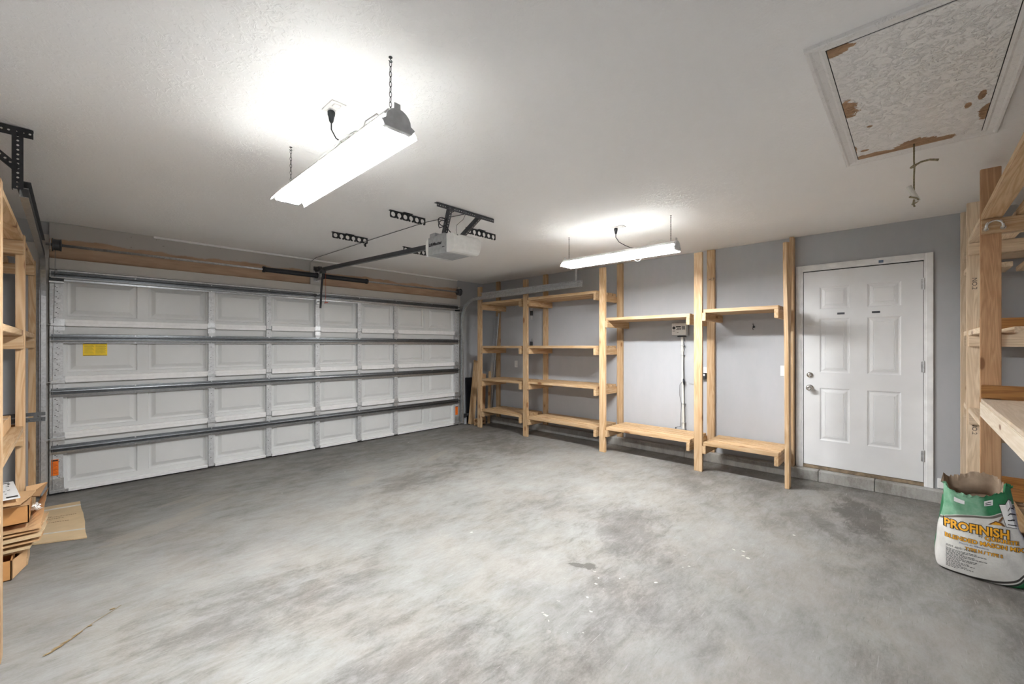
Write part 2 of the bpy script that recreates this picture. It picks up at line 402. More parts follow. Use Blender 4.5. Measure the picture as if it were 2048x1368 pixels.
class MB:
    """collects shapes in world coordinates, links them as one mesh"""
    def __init__(self):
        self.bm = bmesh.new()
        self.smooth = False
    def _faces(self, vs_, fs, mi=0):
        bv = [self.bm.verts.new(p) for p in vs_]
        for f in fs:
            try:
                fc = self.bm.faces.new([bv[i] for i in f]); fc.material_index = mi
            except ValueError:
                pass
        return bv
    def hexa(self, p, mi=0):
        return self._faces(p, [(0, 3, 2, 1), (4, 5, 6, 7), (0, 1, 5, 4), (1, 2, 6, 5), (2, 3, 7, 6), (3, 0, 4, 7)], mi)
    def box(self, a, b, mi=0):
        (x0, y0, z0), (x1, y1, z1) = [[min(a[i], b[i]) for i in range(3)], [max(a[i], b[i]) for i in range(3)]]
        return self.hexa([(x0, y0, z0), (x1, y0, z0), (x1, y1, z0), (x0, y1, z0),
                          (x0, y0, z1), (x1, y0, z1), (x1, y1, z1), (x0, y1, z1)], mi)
    def beam(self, p0, p1, w, t, up=(0, 0, 1), mi=0):
        """box from p0 to p1, w across (side axis), t along up"""
        p0, p1 = Vector(p0), Vector(p1)
        d = (p1 - p0).normalized()
        s = d.cross(Vector(up)).normalized()
        u = s.cross(d).normalized()
        s *= w / 2; u *= t / 2
        return self.hexa([p0 - s - u, p0 + s - u, p0 + s + u, p0 - s + u, p1 - s - u, p1 + s - u, p1 + s + u, p1 - s + u], mi)
    def cyl(self, p0, p1, r, n=16, r2=None, mi=0, caps=True):
        p0, p1 = Vector(p0), Vector(p1)
        r2 = r if r2 is None else r2
        d = (p1 - p0).normalized()
        a = d.orthogonal().normalized(); b = d.cross(a)
        vs_ = []
        for p, rr in ((p0, r), (p1, r2)):
            for i in range(n):
                t = 2 * PI * i / n
                vs_.append(p + (a * math.cos(t) + b * math.sin(t)) * rr)
        fs = [(i, (i + 1) % n, n + (i + 1) % n, n + i) for i in range(n)]
        if caps: fs += [tuple(reversed(range(n))), tuple(range(n, 2 * n))]
        return self._faces(vs_, fs, mi)
    def tube(self, pts, r, n=8, mi=0, closed=False):
        pts = [Vector(p) for p in pts]
        m = len(pts); rings = []
        prev = None
        for i, p in enumerate(pts):
            if closed: d = (pts[(i + 1) % m] - pts[i - 1]).normalized()
            else: d = (pts[min(i + 1, m - 1)] - pts[max(i - 1, 0)]).normalized()
            a = d.orthogonal().normalized() if prev is None else (prev - d * prev.dot(d)).normalized()
            prev = a
            b = d.cross(a)
            rr = r[i] if isinstance(r, (list, tuple)) else r
            rings.append([self.bm.verts.new(p + (a * math.cos(2 * PI * k / n) + b * math.sin(2 * PI * k / n)) * rr) for k in range(n)])
        for i in range(m if closed else m - 1):
            A, B = rings[i], rings[(i + 1) % m]
            for k in range(n):
                f = self.bm.faces.new((A[k], A[(k + 1) % n], B[(k + 1) % n], B[k])); f.material_index = mi; f.smooth = True
        if not closed:
            self.bm.faces.new(list(reversed(rings[0]))).material_index = mi
            self.bm.faces.new(rings[-1]).material_index = mi
    def extrude(self, prof, axis, a, b, mi=0, closed=True, caps=True):
        """profile of 2-D points swept along axis ('x': prof=(y,z), 'y': prof=(x,z), 'z': prof=(x,y))"""
        def P(p, s):
            if axis == 'x': return (s, p[0], p[1])
            if axis == 'y': return (p[0], s, p[1])
            return (p[0], p[1], s)
        n = len(prof)
        vs_ = [P(p, a) for p in prof] + [P(p, b) for p in prof]
        fs = [(i, (i + 1) % n, n + (i + 1) % n, n + i) for i in range(n if closed else n - 1)]
        if caps and closed: fs += [tuple(range(n)), tuple(range(n, 2 * n))]
        return self._faces(vs_, fs, mi)
    def sheet(self, line, axis, a, b, t, mi=0):
        """open polyline given thickness t, swept along axis"""
        line = [Vector((p[0], p[1])) for p in line]
        off = []
        for i, p in enumerate(line):
            d0 = (line[i] - line[i - 1]).normalized() if i > 0 else None
            d1 = (line[i + 1] - line[i]).normalized() if i < len(line) - 1 else None
            n0 = Vector((-d0.y, d0.x)) if d0 else None
            n1 = Vector((-d1.y, d1.x)) if d1 else None
            nn = (n0 + n1) / max(0.3, 1 + n0.dot(n1)) if (n0 and n1) else (n0 or n1)
            off.append(p + nn * t)
        for i in range(len(line) - 1):
            self.extrude([line[i], line[i + 1], off[i + 1], off[i]], axis, a, b, mi)
    def lathe(self, prof, c, axis='z', n=24, mi=0, smooth=True):
        """prof: (r, h) pairs"""
        c = Vector(c); rings = []
        for r, h in prof:
            ring = []
            for k in range(n):
                t = 2 * PI * k / n
                u, w = r * math.cos(t), r * math.sin(t)
                p = {'z': (u, w, h), 'x': (h, u, w), 'y': (w, h, u)}[axis]
                ring.append(self.bm.verts.new(c + Vector(p)))
            rings.append(ring)
        for A, B in zip(rings, rings[1:]):
            for k in range(n):
                f = self.bm.faces.new((A[k], A[(k + 1) % n], B[(k + 1) % n], B[k])); f.material_index = mi; f.smooth = smooth
        for R in (rings[0], rings[-1]):
            try: self.bm.faces.new(R).material_index = mi
            except ValueError: pass
    def bevel(self, w, seg=1):
        es = [e for e in self.bm.edges if len(e.link_faces) == 2 and e.calc_face_angle(0) > 0.6]
        bmesh.ops.bevel(self.bm, geom=es, offset=w, segments=seg, affect='EDGES', profile=0.6)
    def build(self, name, mats, parent=None, bevel=0, seg=1, smooth=False, fix=True):
        if fix: bmesh.ops.recalc_face_normals(self.bm, faces=self.bm.faces)
        if bevel: self.bevel(bevel, seg)
        me = bpy.data.meshes.new(name)
        if parent is not None:
            self.bm.transform(wmat(parent).inverted())
        self.bm.to_mesh(me); self.bm.free()
        if smooth:
            for p in me.polygons: p.use_smooth = True
        for m in (mats if isinstance(mats, (list, tuple)) else [mats]):
            me.materials.append(m)
        o = bpy.data.objects.new(name, me)
        COL.objects.link(o)
        if parent is not None: o.parent = parent
        return o

def solo(name, mb, mats, loc, label=None, cat=None, group=None, kind=None, bevel=0, **kw):
    """a thing that is one mesh, its origin at loc"""
    mb.bm.transform(Matrix.Translation(-Vector(loc)))
    o = mb.build(name, mats, None, bevel, **kw)
    o.location = loc
    return tag(o, label, cat, group, kind)

def board(name, p0, p1, w, t, mat, parent=None, up=(0, 0, 1), bev=0.003, warp=0.0):
    """lumber: own local axes so that the grain (local X) follows its length.
       w = size along side axis, t = size along up"""
    p0, p1 = Vector(p0), Vector(p1)
    d = (p1 - p0); ln = d.length; d.normalize()
    s = Vector(up).cross(d).normalized()
    u = d.cross(s).normalized()
    bm = bmesh.new()
    bmesh.ops.create_cube(bm, size=1)
    for v_ in bm.verts:
        v_.co = Vector((v_.co.x * ln, v_.co.y * w, v_.co.z * t))
    if warp:
        bmesh.ops.subdivide_edges(bm, edges=[e for e in bm.edges if abs((e.verts[0].co - e.verts[1].co).x) > ln * 0.5], cuts=10)
        for v_ in bm.verts:
            k = max(0, v_.co.x / ln + 0.5 - 0.6) / 0.4
            ang = warp * k
            y, z = v_.co.y, v_.co.z
            v_.co.y = y * math.cos(ang) - z * math.sin(ang); v_.co.z = y * math.sin(ang) + z * math.cos(ang)
            v_.co.y += 0.02 * k * k
    if bev:
        es = [e for e in bm.edges if len(e.link_faces) == 2 and e.calc_face_angle(0) > 0.6]
        bmesh.ops.bevel(bm, geom=es, offset=bev, segments=2, affect='EDGES')
    me = bpy.data.meshes.new(name)
    bm.to_mesh(me); bm.free()
    me.materials.append(mat)
    o = bpy.data.objects.new(name, me)
    COL.objects.link(o)
    mw = Matrix((d, s, u)).transposed().to_4x4()
    mw.translation = (p0 + p1) / 2
    if parent is not None:
        o.parent = parent
        mw = wmat(parent).inverted() @ mw
    o.location = mw.to_translation(); o.rotation_euler = mw.to_euler()
    return o

def text_mesh(body, size, bold=0.0, align='LEFT', squeeze=1.0):
    """flat text as a bmesh in its own xy plane"""
    cu = bpy.data.curves.new('lettering', 'FONT')
    cu.body = body; cu.size = size; cu.align_x = align; cu.offset = bold; cu.resolution_u = 3
    o = bpy.data.objects.new('lettering', cu)
    COL.objects.link(o)
    bpy.context.view_layer.update()
    dg = bpy.context.evaluated_depsgraph_get()
    me = bpy.data.meshes.new_from_object(o.evaluated_get(dg))
    bm = bmesh.new(); bm.from_mesh(me)
    bpy.data.objects.remove(o); bpy.data.curves.remove(cu); bpy.data.meshes.remove(me)
    for v_ in bm.verts: v_.co.x *= squeeze
    return bm

def text_on(name, body, size, origin, right, up, mat, parent, bold=0.0, off=0.0015, align='LEFT', squeeze=1.0, fn=None):
    bm = text_mesh(body, size, bold, align, squeeze)
    origin, right, up = Vector(origin), Vector(right).normalized(), Vector(up).normalized()
    nrm = right.cross(up)
    if fn is None:
        r = bmesh.ops.extrude_face_region(bm, geom=list(bm.faces))
        top = [g for g in r['geom'] if isinstance(g, bmesh.types.BMVert)]
        ts = set(top)
        for v_ in list(bm.verts):
            z = off if v_ in ts else 0.0
            v_.co = origin + right * v_.co.x + up * v_.co.y + nrm * z
    else:
        bmesh.ops.triangulate(bm, faces=list(bm.faces))
        for v_ in bm.verts: v_.co = fn(v_.co.x, v_.co.y)
    mb = MB(); mb.bm.free(); mb.bm = bm
    return mb.build(name, mat, parent)

def lerp(a, b, t): return a + (b - a) * t

# ------------------------------------------------------------------ room shell
def struct(name, mb, mat, loc=(0, 0, 0), **kw):
    return solo(name, mb, mat, loc, kind='structure', **kw)

m = MB(); m.box((XL - 0.15, YB - 0.15, -0.15), (XR + 0.15, YF + 0.3, 0))
struct('floor', m, M_FLOOR)
m = MB(); m.box((XL - 0.15, YB - 0.15, ZC), (XR + 0.15, YF + 0.3, ZC + 0.12))
struct('ceiling', m, M_CEIL)
m = MB()
DY0, DY1 = -4.972, -5.902          # entry door opening
m.box((XR, YB, 0), (XR + 0.12, DY1, ZC)); m.box((XR, DY0, 0), (XR + 0.12, YF, ZC))
m.box((XR, DY1, 2.19), (XR + 0.12, DY0, ZC)); m.box((XR + 0.10, DY1, 0), (XR + 0.12, DY0, 2.19))
struct('wall_right', m, M_WALL)
m = MB(); m.box((XL - 0.12, YB, 0), (XL, YF, ZC))
struct('wall_left', m, M_WALL)
m = MB(); m.box((XL - 0.12, YB - 0.12, 0), (XR + 0.12, YB, ZC))
struct('wall_back', m, M_WALL)
m = MB()
m.box((XL - 0.12, YF, 0), (-0.02, YF + 0.12, ZC)); m.box((L + 0.02, YF, 0), (XR + 0.12, YF + 0.12, ZC))
m.box((-0.02, YF, 2.12), (L + 0.02, YF + 0.12, ZC)); m.box((-0.3, YF + 0.12, 0), (L + 0.3, YF + 0.2, 2.2))
struct('wall_front', m, M_WALL)

# header over the garage door
m = MB(); m.box((0.0, 0.055, 2.225), (L + 0.01, YF, ZC - 0.003))
struct('trim_1', m, M_HEAD, bevel=0.001)
m = MB(); m.box((0.0, 0.02, 2.122), (L + 0.01, YF, 2.2245))
struct('trim_2', m, M_SCUFF, bevel=0.002)
m = MB(); m.box((-0.055, 0.03, 0), (-0.002, YF, 2.44)); m.box((-0.16, 0.075, 0), (-0.055, YF, 2.36))
struct('trim_3', m, M_SCUFF, bevel=0.002)
m = MB(); m.box((L + 0.012, 0.03, 0), (L + 0.065, YF, 2.44)); m.box((L + 0.065, 0.06, 0), (L + 0.14, YF, 2.0))
struct('trim_4', m, M_SCUFF, bevel=0.002)
m = MB(); m.box((2.36, 0.03, 2.226), (2.51, 0.054, 2.52))
struct('trim_5', m, M_SCUFF, bevel=0.002)
m = MB(); m.box((0.75, 0.035, ZC - 0.022), (L + 0.01, 0.054, ZC - 0.002))
struct('trim_6', m, M_GDW, bevel=0.002)

# concrete curb under the right wall (blocks with joints)
m = MB()
ys = [YF, -1.2, -2.5, -3.75, -5.12, -5.56, -6.3, YB]
for a, b in zip(ys, ys[1:]):
    m.box((XR - 0.10, a - 0.002, 0), (XR, b + 0.002, 0.107))
struct('baseboard_curb', m, M_CURB, bevel=0.004)
m = MB(); m.box((XR - 0.014, -5.985, 0.118), (XR, -6.74, 0.205))
struct('baseboard_right', m, M_TRIM, bevel=0.003)

# ------------------------------------------------------------------ garage door
def garage_door():
    t = empty('door_1', (L / 2, 0.03, 0), kind='structure')
    tag(t, 'white steel sectional garage door with raised panels and grey struts')
    seams = [0.018, 0.530, 1.062, 1.600, 2.115]
    px = [0.366 + 0.5925 * k for k in range(8)]
    for i in range(4):
        z0, z1 = seams[i] + (0.002 if i else 0), seams[i + 1] - 0.002
        pz0, pz1 = z0 + 0.075 + (0.005 if i else 0), z1 - 0.085
        m = MB()
        yb = 0.078
        ys0 = 0.034
        xs = [0.0]
        for c in px: xs += [c - 0.2525, c + 0.2525]
        xs.append(L)
        q4 = lambda a, b, c, d: m._faces([a, b, c, d], [(0, 1, 2, 3)])
        q4((0, ys0, z0), (L, ys0, z0), (L, ys0, pz0), (0, ys0, pz0))
        q4((0, ys0, pz1), (L, ys0, pz1), (L, ys0, z1), (0, ys0, z1))
        for k in range(0, len(xs), 2):
            q4((xs[k], ys0, pz0), (xs[k + 1], ys0, pz0), (xs[k + 1], ys0, pz1), (xs[k], ys0, pz1))
        for c in px:
            rr = [(0.0, 0.0), (0.005, 0.010), (0.020, 0.013), (0.028, 0.012), (0.060, -0.004), (0.066, -0.004)]
            rings = []
            for ins, y in rr:
                a, b = c - 0.2525 + ins, c + 0.2525 - ins
                rings.append([(a, y + ys0, pz0 + ins), (b, y + ys0, pz0 + ins), (b, y + ys0, pz1 - ins), (a, y + ys0, pz1 - ins)])
            for A, B in zip(rings, rings[1:]):
                for j in range(4):
                    q4(A[j], A[(j + 1) % 4], B[(j + 1) % 4], B[j])
            q4(*rings[-1])
        m.box((0, ys0 + 0.016, z0), (L, yb, z1))
        q4((0, ys0, z0), (0, ys0 + 0.016, z0), (L, ys0 + 0.016, z0), (L, ys0, z0)); q4((0, ys0, z1), (0, ys0 + 0.016, z1), (L, ys0 + 0.016, z1), (L, ys0, z1))
        sec = m.build('door_section', M_GD, t, fix=False)
        # white rails either side of the stiles
        stiles = [L / 2 + (k - 4) * 0.5938 for k in (2, 3, 4, 5, 6)]
        zr0, zr1 = (z0 - 0.014, z0 + 0.046) if i else (z0 - 0.004, z0 + 0.026)
        m = MB()
        ed = [0.10] + stiles + [L - 0.09]
        for a, b in zip(ed, ed[1:]):
            a2 = a + (0.034 if a in stiles else 0); b2 = b - (0.034 if b in stiles else 0)
            m.box((a2, -0.016, zr0), (b2, ys0, zr1)); m.box((a2, -0.020, (zr0 + zr1) / 2 + 0.001), (b2, -0.016, zr1))
        m.build('bottom_rail', M_GDW, sec, bevel=0.0015)
        # stiles
        for k, x in enumerate(stiles):
            m = MB(); m.box((x - 0.027, -0.013, z0 + (0.0 if i else 0.004)), (x + 0.027, ys0, z1 - 0.002))
            for zz in (z0 + 0.10, z0 + 0.2, z0 + 0.32, z1 - 0.04):
                m.cyl((x - 0.004 + random.uniform(-.006, .006), -0.0145, zz), (x - 0.004, -0.012, zz), 0.0035, 8, mi=1)
            m.build('stile', [M_STILE, M_HOLE], sec)
        for x0, x1 in ((0.003, 0.090), (L - 0.086, L - 0.003)):
            m = MB(); m.box((x0, -0.014, z0 + 0.005), (x1, ys0, z1 - 0.003))
            for j in range(9):
                zz = lerp(z0 + 0.06, z1 - 0.06, j / 8)
                xx = lerp(x0, x1, 0.40 + 0.16 * ((j * 7) % 3) / 2)
                m.cyl((xx, -0.0155, zz), (xx, -0.012, zz), 0.0042, 8, mi=1)
                m.cyl((xx + 0.012, -0.0155, zz - 0.012), (xx + 0.012, -0.012, zz - 0.012), 0.0035, 8, mi=1)
            m.build('end_stile', [M_STILE, M_HOLE], sec)
        # strut: galvanised hat channel near the top of each section
        zc = [0.425, 0.958, 1.467, 2.055][i]
        m = MB()
        m.sheet([(-0.015, zc + 0.040), (-0.016, zc + 0.026), (-0.062, zc + 0.022), (-0.064, zc + 0.012)], 'x', 0.012, L - 0.02, 0.0022)
        m.sheet([(-0.064, zc - 0.014), (-0.062, zc - 0.024), (-0.016, zc - 0.028), (-0.015, zc - 0.044)], 'x', 0.012, L - 0.02, 0.0022, 1)
        m.box((0.012, -0.019, zc - 0.026), (L - 0.02, -0.0145, zc + 0.026), 0)
        m.build('strut', [M_STRUT, M_STRUTL], sec)  # light on the lower flange is painted as a paler steel
        m = MB()
        for x in (0.6, 1.251, 1.845, 2.44, 3.03, 3.626, 4.3):
            for dz in (0.034, -0.037):
                m.cyl((x, -0.022, zc + dz), (x, -0.015, zc + dz), 0.007, 6)
        m.build('strut_bolts', M_GALV, sec)
        if i == 3:
            m = MB(); m.sheet([(0.040, 2.1165), (-0.030, 2.113), (-0.032, 2.098)], 'x', 0.05, L - 0.03, 0.0025)
            m.build('top_flashing', M_GALV, sec)
        # hinges across the seam above
        if i < 3:
            zs = z1
            for x in [1.251, 2.4385, 3.626]:
                m = MB()
                m.box((x - 0.034, -0.018, zs + 0.008), (x + 0.034, -0.013, zs + 0.058))
                m.box((x - 0.034, -0.018, zs - 0.058), (x + 0.034, -0.013, zs - 0.004))
                m.cyl((x - 0.042, -0.024, zs + 0.001), (x + 0.042, -0.024, zs + 0.001), 0.008, 10)
                for sx in (-0.02, 0.02):
                    for sz in (-0.035, 0.04):
                        m.cyl((x + sx, -0.021, zs + sz), (x + sx, -0.018, zs + sz), 0.005, 6)
                m.build('hinge', M_GALV, sec)
            for x, s in ((0.055, -1), (L - 0.055, 1)):
                m = MB()
                m.box((x - 0.045, -0.020, zs - 0.055), (x + 0.045, -0.014, zs + 0.055))
                m.box((x - 0.045, -0.05, zs - 0.012), (x + 0.045, -0.016, zs + 0.012))
                m.cyl((x - 0.05 * 1, -0.040, zs), (x + 0.05, -0.040, zs), 0.0085, 10)
                m.build('roller_hinge', M_GALV, sec)
                m = MB()
                xx = x + s * 0.105
                m.cyl((x, -0.045, zs), (xx, -0.045, zs), 0.005, 8)
                m.cyl((xx - 0.010, -0.045, zs), (xx + 0.004, -0.045, zs), 0.021, 16)
                m.build('roller', M_GALV, sec)
        else:
            for x, s in ((0.045, -1), (L - 0.045, 1)):
                m = MB()
                m.box((x - 0.045, -0.030, 2.005), (x + 0.05, -0.014, 2.035), 0)
                m.box((x - 0.045, -0.075, 1.985), (x + 0.05, -0.016, 2.000), 1)
                m.build('top_roller_bracket', [M_BLKM, M_GALV], sec)
        if i == 0:
            m = MB(); m.box((0.0, 0.0, 0.0), (L, 0.060, 0.0175)); m.box((0.0, 0.0, 0.0175), (L, ys0 + 0.02, 0.0185))
            m.build('bottom_seal', M_RUBBER, sec)
            for x in (0.0, L):
                s = 1 if x == 0 else -1
                m = MB(); m.box((x + s * 0.002, -0.022, 0.02), (x + s * 0.125, -0.014, 0.045)); m.box((x + s * 0.002, -0.018, 0.045), (x + s * 0.095, -0.014, 0.155))
                for sx, sz in ((0.02, 0.06), (0.07, 0.065), (0.045, 0.09), (0.02, 0.13), (0.07, 0.13)):
                    m.cyl((x + s * sx, -0.024, sz), (x + s * sx, -0.018, sz), 0.008, 8)
                m.build('bottom_bracket', M_GALV, sec)
            for x0, x1, nm in ((0.013, 0.060, 'l'), (L - 0.085, L - 0.030, 'r')):
                m = MB(); m.box((x0, -0.0205, 0.185), (x1, -0.019, 0.335))
                st = m.build('warning_sticker', M_ORANGE, sec)
                tag(st, 'orange warning sticker')
                m = MB()
                m.box((x0 + 0.004, -0.0212, 0.318), (x1 - 0.004, -0.0205, 0.331), 1)
                for k in range(9):
                    m.box((x0 + 0.006, -0.0209, 0.205 + k * 0.012), (x1 - 0.006 - (k % 3) * 0.006, -0.0205, 0.209 + k * 0.012), 0)
                m.bm.transform(wmat(sec).inverted())
                me = bpy.data.meshes.new('sticker_print'); m.bm.to_mesh(me); m.bm.free()
                # printing is kept in the sticker's own mesh
                bm = bmesh.new(); bm.from_mesh(st.data); k0 = len(bm.faces); bm.from_mesh(me)
                bm.faces.ensure_lookup_table()
                for f in bm.faces[k0:]: f.material_index += 1
                bm.to_mesh(st.data); bm.free()
                st.data.materials.append(M_OTXT); st.data.materials.append(M_BLK)
                bpy.data.meshes.remove(me)
        if i == 2:
            o_ = 0.029
            m = MB(); m.box((0.221, -0.005, 1.300), (0.392, -0.001, 1.428))
            m.box((0.224, -0.0056, 1.416), (0.389, -0.005, 1.424), 1); m.box((0.224, -0.0056, 1.303), (0.389, -0.005, 1.308), 1)
            for k in range(8):
                zz = 1.325 + k * 0.0105
                m.box((0.230, -0.0055, zz), (0.298 - 0.006 * (k % 3), -0.005, zz + 0.0035), 2)
                m.box((0.308, -0.0055, zz), (0.384 - 0.008 * (k % 2), -0.005, zz + 0.0035), 2)
            m.bm.transform(Matrix.Translation((0, 0.0305, 0)))
            o = m.build('label_sticker', [M_YELLOW, M_BLK, M_YTXT], sec)
            tag(o, 'yellow instruction label')
    return t
garage_door()

# ------------------------------------------------------------------ garage door tracks
def track(x, s, label):
    """s=-1 left (opens to the right), +1 right"""
    t = empty('garage_door_track', (x, -0.07, 0), label, 'door track', 'steel tracks either side of the garage door')
    # vertical track: shallow channel
    m = MB()
    pts = [(-0.055, 0.02), (-0.055, 1.88)]
    R = 0.34
    path = [(-0.062, 0.03), (-0.062, 1.86)]
    for k in range(1, 13):
        a = (PI / 2) * k / 12
        path.append((-0.062 - R * (1 - math.cos(a)), 1.86 + R * math.sin(a)))
    yend = -2.36 if s < 0 else -2.58
    path.append((yend, 2.225))
    def channel(m, path, w, depth, mi=0):
        # section: back plate facing the door side, two lips
        n = len(path)
        th = 0.003
        rows = []
        for i, (y, z) in enumerate(path):
            a = Vector(path[min(i + 1, n - 1)]) - Vector(path[max(i - 1, 0)])
            a.normalize()
            nn = Vector((a.y, -a.x))          # toward the wall side of the path
            P = lambda dx, dn: (x + dx, y + nn.x * dn, z + nn.y * dn)
            back = s * depth
            rows.append([P(-back * 0, -w / 2), P(back, -w / 2), P(back, w / 2), P(0, w / 2),
                         P(0, w / 2 - th), P(back - s * th, w / 2 - th), P(back - s * th, -w / 2 + th), P(0, -w / 2 + th)])
        vr = [[m.bm.verts.new(p) for p in r] for r in rows]
        for A, B in zip(vr, vr[1:]):
            for k in range(8):
                m.bm.faces.new((A[k], A[(k + 1) % 8], B[(k + 1) % 8], B[k]))
        m.bm.faces.new(vr[0]); m.bm.faces.new(list(reversed(vr[-1])))
    channel(m, path[:2], 0.045, 0.030)
    m.build('vertical_track', M_GALV, t)
    m = MB(); channel(m, path[1:], 0.052, 0.032)
    m.build('horizontal_track', M_STRUTL if s < 0 else M_GALV, t)  # left run painted darker to carry its shade
    # angle iron: upright at the jamb and reinforcing the horizontal run
    m = MB()
    xa = x + s * 0.036
    m.box((xa, -0.075, 0.05), (xa + s * 0.003, 0.025, 2.10)); m.box((xa, 0.022, 0.05), (xa + s * 0.04, 0.027, 2.10))
    m.build('jamb_angle', M_GALV, t)
    m = MB()
    m.box((xa, yend, 2.235), (xa + s * 0.003, -0.55, 2.285)); m.box((xa, yend, 2.283), (xa - s * 0.045, -0.55, 2.286))
    m.build('track_angle', M_GREYRAIL if s < 0 else M_GALV, t)
    for z in (0.25, 0.72, 1.15, 1.72):
        m = MB()
        m.box((xa, -0.04, z - 0.03), (xa + s * 0.05, 0.026, z + 0.03)) if False else m.box((xa + s * 0.003, 0.015, z - 0.032), (xa + s * 0.045, 0.029, z + 0.032))
        m.box((xa + s * 0.002, -0.07, z - 0.028), (xa + s * 0.005, 0.016, z + 0.028))
        m.cyl((xa + s * 0.024, 0.008, z), (xa + s * 0.024, 0.016, z), 0.009, 8)
        m.build('track_bracket', M_GALV, t)
    # hanger
    if s < 0:
        yh = -2.37
        m = MB()
        perf_angle(m, (XL + 0.1, yh, ZC - 0.004), (0.0, yh, ZC - 0.004), (0, 0, -1), 0.048)
        m.build('ceiling_angle', [M_BLKM, M_HOLELIGHT], t)
        m = MB()
        perf_angle(m, (-0.075, yh - 0.004, 2.555), (-0.075, yh - 0.004, 2.235), (1, 0, 0), 0.040, cy=0.02)
        m.build('hanger_strap', [M_BLKM, M_HOLELIGHT], t)
        m = MB()
        perf_angle(m, (-0.30, yh - 0.002, 2.555), (-0.065, yh - 0.002, 2.335), (0.7, 0, 0.7), 0.032)
        m.build('hanger_brace', [M_BLKM, M_HOLELIGHT], t)
    else:
        m = MB()
        m.box((x + 0.02, -2.50, 2.23), (x + 0.024, -2.47, ZC - 0.002)); m.box((x, -2.50, ZC - 0.005), (x + 0.06, -2.47, ZC - 0.001))
        m.build('hanger_strap', M_GALV, t)
    return t

def perf_angle(m, p0, p1, up, w, cy=0.0, step=0.024, r=0.0055):
    """perforated steel angle: flat strap with light-catching punched holes (as rings of real openings)"""
    p0, p1, up = Vector(p0), Vector(p1), Vector(up).normalized()
    d = (p1 - p0); ln = d.length; d.normalize()
    nn = d.cross(up).normalized()
    if nn.y > 0: nn = -nn
    n = max(1, int(ln / step))
    st = ln / n
    th = 0.003
    def quad(*pp):
        m._faces(pp, [tuple(range(len(pp)))], 0)
    for side in (0.0, th):
        o = nn * side
        for i in range(n):
            c = p0 + d * (st * (i + 0.5)) + up * (w / 2) + o
            hs = 8
            circ = [c + d * (r * math.cos(2 * PI * k / hs + PI / 8)) + up * (r * math.sin(2 * PI * k / hs + PI / 8)) for k in range(hs)]
            A = [c + d * (st / 2) + up * (w / 2), c - d * (st / 2) + up * (w / 2), c - d * (st / 2) - up * (w / 2), c + d * (st / 2) - up * (w / 2)]
            # octagonal hole in a rectangle
            quad(A[0], A[1], circ[2], circ[1]); quad(A[1], A[2], circ[4], circ[3]); quad(A[2], A[3], circ[6], circ[5]); quad(A[3], A[0], circ[0], circ[7])
            quad(A[0], circ[1], circ[0]); quad(A[1], circ[3], circ[2]); quad(A[2], circ[5], circ[4]); quad(A[3], circ[7], circ[6])
    # second leg of the angle
    a, b = p0, p1
    m.beam(a - nn * 0.0 + nn * -0.018, b + nn * -0.018, 0.003 if abs(up.z) < .5 else 0.036, 0.036 if abs(up.z) < .5 else 0.003, up=nn if abs(up.z) < .5 else (0, 0, 1))
M_HOLELIGHT = M_BLKM
track(-0.018, -1, 'galvanised track left of the garage door behind the rack on the left wall')
track(L + 0.018, 1, 'galvanised curved track right of the garage door by the far corner')

# ------------------------------------------------------------------ torsion spring assembly
def torsion():
    z, y = 2.335, -0.075
    t = empty('torsion_spring_assembly', (L / 2, y, z), 'black torsion springs on a steel shaft over the garage door', 'torsion spring')
    m = MB(); m.cyl((-0.02, y, z), (L + 0.03, y, z), 0.0125, 14)
    m.build('shaft', M_GALV, t, smooth=True)
    for a, b in ((1.755, 2.415), (2.475, 3.125)):
        m = MB()
        prof = [(0.014, a)]
        prof += [(0.037, a + 0.004), (0.037, a + 0.03)]
        n = 70
        for i in range(n):
            xx = lerp(a + 0.03, b - 0.03, i / n)
            prof += [(0.0285, xx), (0.0315, xx + (b - a - 0.06) / n * 0.5)]
        prof += [(0.037, b - 0.03), (0.037, b - 0.004), (0.014, b)]
        m.lathe([(r, h) for r, h in prof], (0, y, z), 'x', 18)
        m.build('spring', M_BLK, t)
    m = MB(); m.box((2.432, y - 0.045, z - 0.06), (2.438, 0.03, z + 0.06)); m.box((2.40, 0.022, z - 0.075), (2.47, 0.029, z + 0.075))
    m.cyl((2.425, y, z), (2.448, y, z), 0.030, 14)
    m.build('centre_bracket', M_GALV, t)
    for x, s in ((0.02, 1), (L - 0.02, -1)):
        m = MB()
        prof = [(0.02, 0), (0.062, 0.0), (0.062, 0.006), (0.050, 0.010)]
        for k in range(5): prof += [(0.050, 0.012 + k * 0.008), (0.053, 0.016 + k * 0.008)]
        prof += [(0.056, 0.056), (0.056, 0.060), (0.02, 0.062)]
        m.lathe([(r, h * s) for r, h in prof], (x, y, z), 'x', 20)
        m.build('cable_drum', M_GREYRAIL, t)
        m = MB(); m.box((x - s * 0.012, y - 0.04, z - 0.05), (x - s * 0.009, YF - 0.07, z + 0.05))
        m.build('end_bracket', M_GALV, t)
        m = MB(); m.tube([(x + s * 0.02, y + 0.05, z - 0.02), (x + s * 0.004, -0.03, 1.2), (x + s * 0.0, -0.028, 0.06)], 0.0018, 6)
        m.build('lift_cable', M_GALV, t)
torsion()

